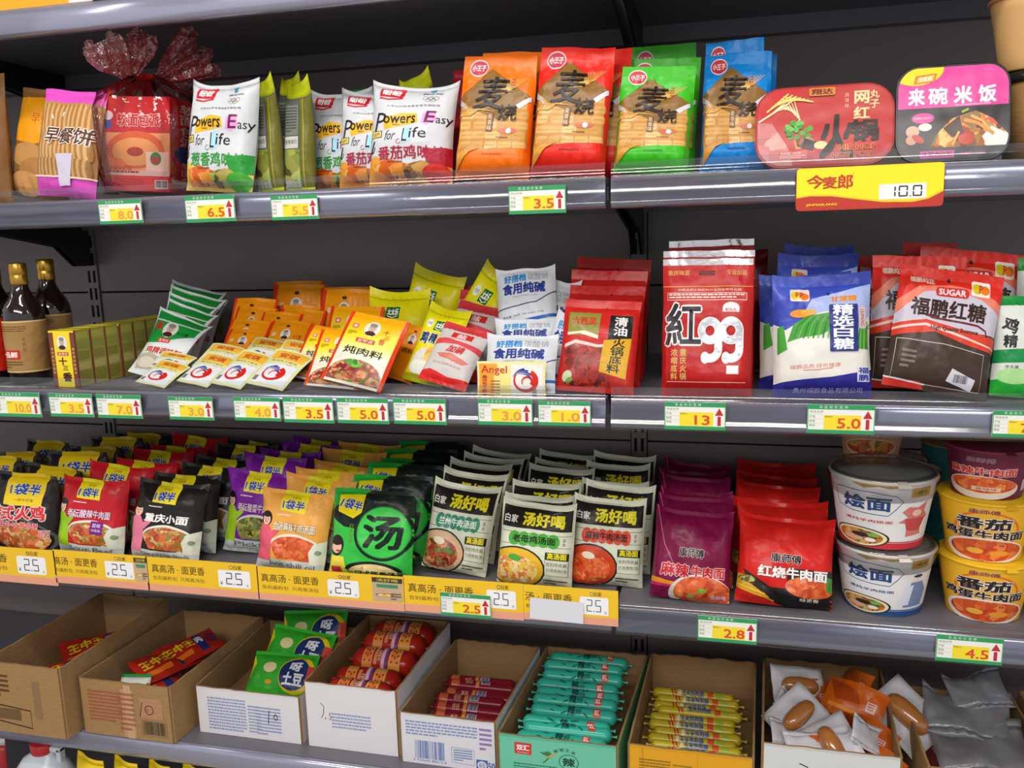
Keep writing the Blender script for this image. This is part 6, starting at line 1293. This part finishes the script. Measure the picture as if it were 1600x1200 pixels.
def sa_yel(w_, h_):
    A = Art(w_, h_); A.text('玉米热狗肠', .5, .45, .45, '3a5a9c:gloss', .3, bold=.03).rect(.70, .15, .78, .8, 'd85a2c:gloss').line([(.2, .2), (.24, .8)], .02, 'c8302c:gloss').line([(.24, .2), (.28, .8)], .02, 'c8302c:gloss').rect(.3, .2, .34, .6, 'e8d8c0:gloss').ell(.86, .5, .05, .2, '9ab83c:gloss'); return A
def fill(proto, bx, y0, dy, n, z0, x_off, jit, labf, rs, per_layer=None, zstep=0, x_range=None, rotz=0):
    rr_ = random.Random(rs)
    for k in range(n):
        o = proto if k == 0 else copy_tree(proto)
        if 'w' in o: del o['w']
        o.location = (bx.location.x+x_off+rr_.uniform(-jit, jit), bx.location.y+y0+dy*k, bx.location.z+z0+zstep*k+rr_.uniform(0, .002)); o.rotation_euler = (rr_.uniform(-.5, .5), 0, math.radians(rotz+rr_.uniform(-1, 1))); o['label'] = labf(k)
fill(sausage('sausage', '', .0132, .156, '38b8a0:gloss', sa_teal, 'teal sausages in the teal box'), BX[5], .030, .0278, 10, .044, .004, .006, lambda k: 'teal wrapped sausage, %s from the front in the teal box' % ORD[k] if k else 'teal wrapped sausage lying nearest the front of the teal box', 3, zstep=.0012, rotz=0)
s0 = sausage('sausage', '', .0255, .138, 'b0281c:gloss', sa_red, 'thick red sausages in the white box')
fill(s0, BX[3], .034, .0545, 5, .060, .004, .004, lambda k: 'thick orange-red sausage, %s from the front in the white box' % ORD[k] if k else 'thick orange-red sausage lying nearest the front of the white box', 4, zstep=.003)
fill(sausage('sausage', '', .0115, .138, '8a1c2c:gloss', sa_thin, 'thin dark red sausages'), BX[4], .034, .0240, 8, .026, .006, .006, lambda k: 'thin dark red sausage, %s from the front in the barcode box' % ORD[k] if k else 'thin dark red sausage nearest the front of the barcode box', 5, zstep=.001)
fill(sausage('sausage', '', .0095, .150, 'cdb82c:gloss', sa_yel, 'yellow sausages in the yellow box'), BX[6], .030, .0200, 12, .024, .004, .007, lambda k: 'yellow wrapped sausage, %s from the front in the yellow box' % ORD[k] if k else 'yellow wrapped sausage nearest the front of the yellow box', 6, zstep=.0004)
# loose packs lying in the boxes
def lay(o, bx, x, y, z, rz, rx=-80, ry=0, s_=1, label=None, first=False):
    c = o if first else copy_tree(o)
    for k in ('w', 'h', 't'):
        if k in c: del c[k]
    c.rotation_mode = 'XYZ'; c.rotation_euler = (math.radians(rx), math.radians(ry), math.radians(rz)); c.location = (bx.location.x+x, bx.location.y+y, bx.location.z+z); c.scale = (s_,)*3
    if label: c['label'] = label
    return c
A = Art(.13, .085); A.rect(0, 0, 1, 1, '38b030').ell(.75, .5, .26, .42, 'e8cc1c').ell(.72, .5, .22, .36, '24386c').text('呀', .72, .34, .2, 'eef0f8', .16, bold=.05).text('土豆', .72, .62, .26, 'eef0f8', .28, bold=.05).ell(.32, .38, .1, .12, 'e8d8a0').ell(.35, .7, .05, .05, 'e8a820').poly([(0, .1), (.08, .3), (.02, .6), (0, .6)], 'f0dc20').poly([(.9, .3), (1, .3), (1, .8), (.9, .7)], 'd84a3c')
gs = pack('snack_pack', '', 'snack pack', .13, .085, .03, '30a82c', A, sb=.06, st=.08, seed=7, wr=.003, curl=.01, nx=16, nz=14, group='green snack packs in the white box')
lay(gs, BX[2], .022, .06, .045, 4, -48, 0, 1, 'green snack pack with yellow and navy oval, front one in the white box', True)
lay(gs, BX[2], .018, .125, .055, -2, -42, 4, 1.05, 'green snack pack with yellow and navy oval, middle one in the white box')
lay(gs, BX[2], .030, .195, .060, 6, -30, -4, 1.05, 'green snack pack, rear one standing highest in the white box')
A = Art(.12, .075); A.rect(0, 0, 1, 1, 'a82418').text('王中王', .35, .4, .35, 'e8c020', .5, bold=.05).rect(.62, .1, .76, .9, '24306c').text('肉', .69, .4, .3, 'e8e8f0', .1, bold=.04).ell(.88, .5, .1, .25, '6a2438').rect(.05, .7, .5, .85, 'd86a1c')
rs_ = pack('snack_pack', '', 'snack pack', .12, .075, .022, '8c1c24', A, sb=.06, st=.08, seed=9, wr=.003, nx=14, nz=12, group='red and gold snack packs')
lay(rs_, BX[1], .030, .06, .052, 62, -84, 0, 1, 'red and gold snack pack, front one in the box with handwritten ten', True)
lay(rs_, BX[1], .030, .11, .072, 66, -82, 4, 1.0, 'red and gold snack pack, second in the box with handwritten ten')
lay(rs_, BX[1], .050, .15, .080, 58, -82, -6, 1.0, 'red and gold snack pack, rear one in the box with handwritten ten')
lay(rs_, BX[0], .030, .07, .062, 60, -84, 0, 1.1, 'dark red snack pack in the tall brown box at the left, front one')
lay(rs_, BX[0], .034, .16, .070, 50, -82, 0, 1.1, 'dark red snack pack in the tall brown box at the left, rear one')
gw = pack('snack_wrapper', 'small green and white wrapper in the box with handwritten ten', 'wrapper', .06, .045, .012, 'd8dcd0', None, back='2a8a3c', sb=.1, st=.1, seed=5, wr=.003, seal='2a8a3c', nx=8, nz=8)
lay(gw, BX[1], -.018, .035, .055, 10, -50, 0, 1, None, True)
# vacuum packed sausages and orange wrappers
def pouch():
    t = thing('vacuum_pouch', '', 'sausage pouch', group='vacuum packed sausages in white pouches'); rnd = random.Random(2)
    nx, nz, w_, h_ = 12, 10, .085, .07; V = []
    for s_ in (0, 1):
        for j in range(nz+1):
            for i in range(nx+1):
                x, z = -w_/2+w_*i/nx, -h_/2+h_*j/nz; q = math.exp(-(x/.03)**2*1.3-(z/.016)**2)*.012
                V.append((x, z, (q if s_ else -q*.15)+noise.noise((x*40, z*40, 3))*.004+(.0006 if s_ else 0)))
    nb = (nx+1)*(nz+1); F = grid_faces(nx, nz, nb)+grid_faces(nx, nz, 0, True)
    for i in range(nx): F += [(i, i+1, nb+i+1, nb+i), (nb+nz*(nx+1)+i, nb+nz*(nx+1)+i+1, nz*(nx+1)+i+1, nz*(nx+1)+i)]
    for j in range(nz): a = j*(nx+1); F += [(nb+a, nb+a+nx+1, a+nx+1, a), (a+nx, a+2*nx+1, nb+a+2*nx+1, nb+a+nx)]
    mesh_obj('pouch_sheet', V, F, ['d4d2d8'], t)
    prof = [(.001, -.03), (.006, -.0285), (.0105, -.024), (.0135, -.014), (.0145, 0), (.0135, .014), (.0105, .024), (.006, .0285), (.001, .03)]
    o = lathe('cocktail_sausage', prof, sausage_skin(), t, 24); o.rotation_euler = (0, PI/2, 0); o.location = (0, 0, .009); return t
def sausage_skin():
    if 'sk' in MC: return MC['sk']
    mt, n, l, b = node_mat('tea_brown_sausage'); b.inputs['Base Color'].default_value = lin('b07038'); b.inputs['Roughness'].default_value = .18; b.inputs['Coat Weight'].default_value = .7
    no = bump(n, l, b, 30, .0008); MC['sk'] = mt; return mt
po = pouch(); b8 = BX[7]
for k, (x, y, z, rx, ry, rz, s_, lb) in enumerate(((-.030, .190, .128, 42, 8, 14, 1.05, 'white pouch with brown sausage, topmost at the back left of the worn box'),
   (-.038, .105, .124, 38, -26, 40, 1.05, 'white pouch with plump brown sausage in the middle of the worn box'),
   (.012, .055, .106, 35, 30, -62, 1.1, 'white pouch with short brown sausage near the front of the worn box'),
   (.132, .150, .118, 30, 30, -38, 1.25, 'white pouch with long brown sausage hanging between the last two boxes'))):
    c = po if k == 0 else copy_tree(po); c.location = (b8.location.x+x, b8.location.y+y, b8.location.z+z-.02); c.rotation_euler = tuple(math.radians(a) for a in (rx, ry, rz)); c.scale = (s_,)*3; c['label'] = lb
A = Art(.09, .06); A.rect(0, 0, 1, 1, 'c85c14').rect(.7, .35, .86, .6, 'e8c0b0').lines(.72, .38, .84, .57, 3, 'c83030', 3).poly([(0, .1), (.5, .2), (.6, .5), (.2, .6)], 'a84410').rect(.1, .7, .6, .8, 'e88a2c')
ow = pack('orange_wrapper', '', 'wrapper', .09, .06, .02, 'b8541a', A, sb=.08, st=.1, seed=15, wr=.004, curl=.02, nx=14, nz=10, group='orange wrapped snacks in the worn white box')
for k, (x, y, z, rx, ry, rz, s_, lb) in enumerate(((.042, .130, .090, -40, 10, -22, 1.05, 'orange wrapper with small pink label in the worn box'), (.060, .205, .090, -20, -10, -60, .8, 'orange wrapper standing at the back right corner of the worn box'),
   (.045, .075, .070, -50, 14, -30, 1.0, 'orange wrapper lying under the pink-labelled one'), (.048, .040, .055, -60, 0, -50, .95, 'orange-brown wrapper at the front right of the worn box'),
   (-.045, .045, .045, -50, 0, 80, .8, 'orange wrapper down at the front left of the worn box'), (-.01, .150, .070, -60, 0, 10, 1.2, 'orange wrapper deep in the middle of the worn box'), (-.02, .025, .060, -50, 0, 5, .9, 'orange wrapper with blue tip at the front of the worn box'))):
    lay(ow, b8, x, y, z, rz, rx, ry, s_, lb, k == 0)
wp = pack('white_wrapper', '', 'wrapper', .085, .05, .006, 'd0ced4', None, sb=.1, st=.1, seed=17, wr=.003, curl=.02, nx=12, nz=8, group='loose white wrappers')
for k, (x, y, z, rx, ry, rz, s_, lb) in enumerate(((-.052, .13, .085, -50, 50, 10, .8, 'crumpled white wrapper at the left wall of the worn box'), (-.045, .060, .075, -60, 20, 20, .9, 'white wrapper under the pouches at the front left of the worn box'), (.062, .055, .088, -50, 40, 20, .9, 'narrow white wrapper lying diagonally at the front right of the worn box'), (-.005, .02, .072, -62, 0, 12, 1.2, 'white wrapper below the short sausage in the worn box'))):
    lay(wp, b8, x, y, z, rz, rx, ry, s_, lb, k == 0)
GF = film('grey_plastic_film', 'f2f2f4', .05, .18, .004, 30, .42, 'ccccd4')
gp = pack('plastic_bag', '', 'plastic bag', .15, .11, .03, 'd0ced4', None, sb=.05, st=.05, seed=19, wr=.006, curl=.03, nx=16, nz=12, group='grey plastic bags in the right-hand box')
for ch in gp.children: ch.data.materials.clear(); [ch.data.materials.append(GF) for _ in range(3)]
b9 = BX[8]
lay(gp, b9, .012, .045, .068, 3, -80, 0, .92, 'grey see-through plastic bag spread over the front of the right-hand box', True)
lay(gp, b9, -.008, .105, .092, -8, -74, 5, .85, 'grey see-through plastic bag crumpled in the middle of the right-hand box')
lay(gp, b9, .030, .150, .120, 12, -66, -6, .6, 'small grey plastic bag by the right wall of the right-hand box')
A = Art(.1, .07); A.rect(0, 0, 1, 1, '8a3a40').rect(.1, .3, .4, .6, 'c8b0b4').rect(.5, .3, .75, .6, 'd05a54')
pk = pack('meat_snack', '', 'snack pack', .1, .07, .02, '6a3034', A, sb=.08, st=.08, seed=23, wr=.003, nx=12, nz=10, group='dark red snacks under the grey plastic')
for k, (x, y, rz) in enumerate(((-.028, .02, 3), (.028, .03, -4), (-.01, .09, 6), (.025, .14, 0))): lay(pk, b9, x, y, .05, rz, -84, 0, 1, 'dark red snack pack under the grey plastic, %s' % ['front left', 'front right', 'middle', 'rear'][k], k == 0)
# ------------------------------------------------------------------ base shelf below: only tops of goods show
t = thing('base_shelf', 'dark base shelf under the carton shelf, goods on it just showing', 'shelf', (.6, .03, .0))
bm = bmesh.new(); box(bm, -1.79, 1.79, -.02, D-.035, .15, .165); bm_obj('deck', bm, [STEEL], t)
bm = bmesh.new(); box(bm, -1.79, 1.79, -.022, -.012, .0, .149); bm_obj('kick_plate', bm, [STEEL], t)
def jug():
    x = x_at(52, .03, .40); t = thing('plastic_jug', 'translucent white plastic jug with handle at the bottom left corner', 'jug', (x, .055, .166))
    lathe('jug_body', [(.045, 0), (.05, .004), (.052, .02), (.052, .17), (.048, .195), (.036, .215), (.020, .228), (.018, .236)], 'c4ccd4:gloss', t, 36, sx=1.25, sy=.8)
    lathe('cap', [(.021, .232), (.022, .235), (.022, .25), (.020, .252)], 'b02c34:gloss', t, 28)
    bm = bmesh.new(); box(bm, .034, .044, -.008, .008, .19, .245, 0, .003); box(bm, .02, .044, -.008, .008, .235, .246, 0, .003); bm_obj('handle', bm, ['c4ccd4:gloss'], t)
    A = Art(.07, .08); A.rect(0, 0, 1, 1, 'dfe8e4').lines(.3, .12, .7, .24, 2, 'c83038', 3); v, f, i, ms = wrap(A, Grid(.07, .08, 12, 2, lambda a, z: (.066*math.sin(a/.06), -.0425*math.cos(a/.06), z+.10)), .0002); mesh_obj('label', v, f, ms, t, i)
jug()
yb = pack('yellow_bag', '', 'snack bag', .075, .25, .04, 'e6c41c', None, sb=.04, st=.05, seed=27, wr=.003, curl=.012, group='yellow bags on the base shelf')
for k, (l, r) in enumerate(((128, 180), (186, 232), (240, 282), (292, 340), (350, 400))):
    put(yb, l, r, .03, 1183+k*5, .165, 3, 0, 0, 'yellow bag top below the carton shelf, %s' % ['leftmost', 'second from left', 'third from left', 'fourth from left', 'fifth from left'][k])
rp = pack('red_bag', 'red and white bag end below the lip at the bottom left corner', 'snack bag', .08, .26, .03, 'b8343c', None, seal='d8d4d8', seed=29, nx=10, nz=12)
put(rp, -40, 22, .10, 1150, .165, 2, 0)

# ------------------------------------------------------------------ let every pack rest on its board and part the ones that would press into each other
from mathutils.bvhtree import BVHTree
import numpy as np
bpy.context.view_layer.update()
LOCAL = {}
def world_mesh(o):
    vs_ = []; fs = []
    M0 = Matrix.LocRotScale(o.location, o.rotation_euler, o.scale)
    for ch in (o.children or [o]):
        me = ch.data
        if me.name not in LOCAL:
            co = np.empty(len(me.vertices)*3); me.vertices.foreach_get('co', co); LOCAL[me.name] = (co.reshape(-1, 3), [tuple(p.vertices) for p in me.polygons])
        co, pf = LOCAL[me.name]; A_ = np.array(M0 @ ch.matrix_basis if ch is not o else M0); b = sum(len(v) for v in vs_)
        vs_.append(co @ A_[:3, :3].T+A_[:3, 3]); fs += [tuple(i+b for i in f) for f in pf] if b else pf
    return np.vstack(vs_), fs
done = []
for o, zb in sorted(PLACED, key=lambda q: q[0].location.y):
    V, F = world_mesh(o); dz = zb+.0007-V[:, 2].min(); o.location.z += dz; V[:, 2] += dz
    moved = 0; near = []
    for (lo, hi, t_) in done:
        if lo[0] < V[:, 0].max() and hi[0] > V[:, 0].min() and lo[2] < V[:, 2].max() and hi[2] > V[:, 2].min() and hi[1] > V[:, 1].min(): near.append(t_)
    while True:
        t_ = BVHTree.FromPolygons(V.tolist(), F)
        if not any(t_.overlap(q) for q in near) or moved > .034 or V[:, 1].max()+.003 > .440: break
        V[:, 1] += .003; moved += .003
    o.location.y += moved; done.append((V.min(0), V.max(0), t_))
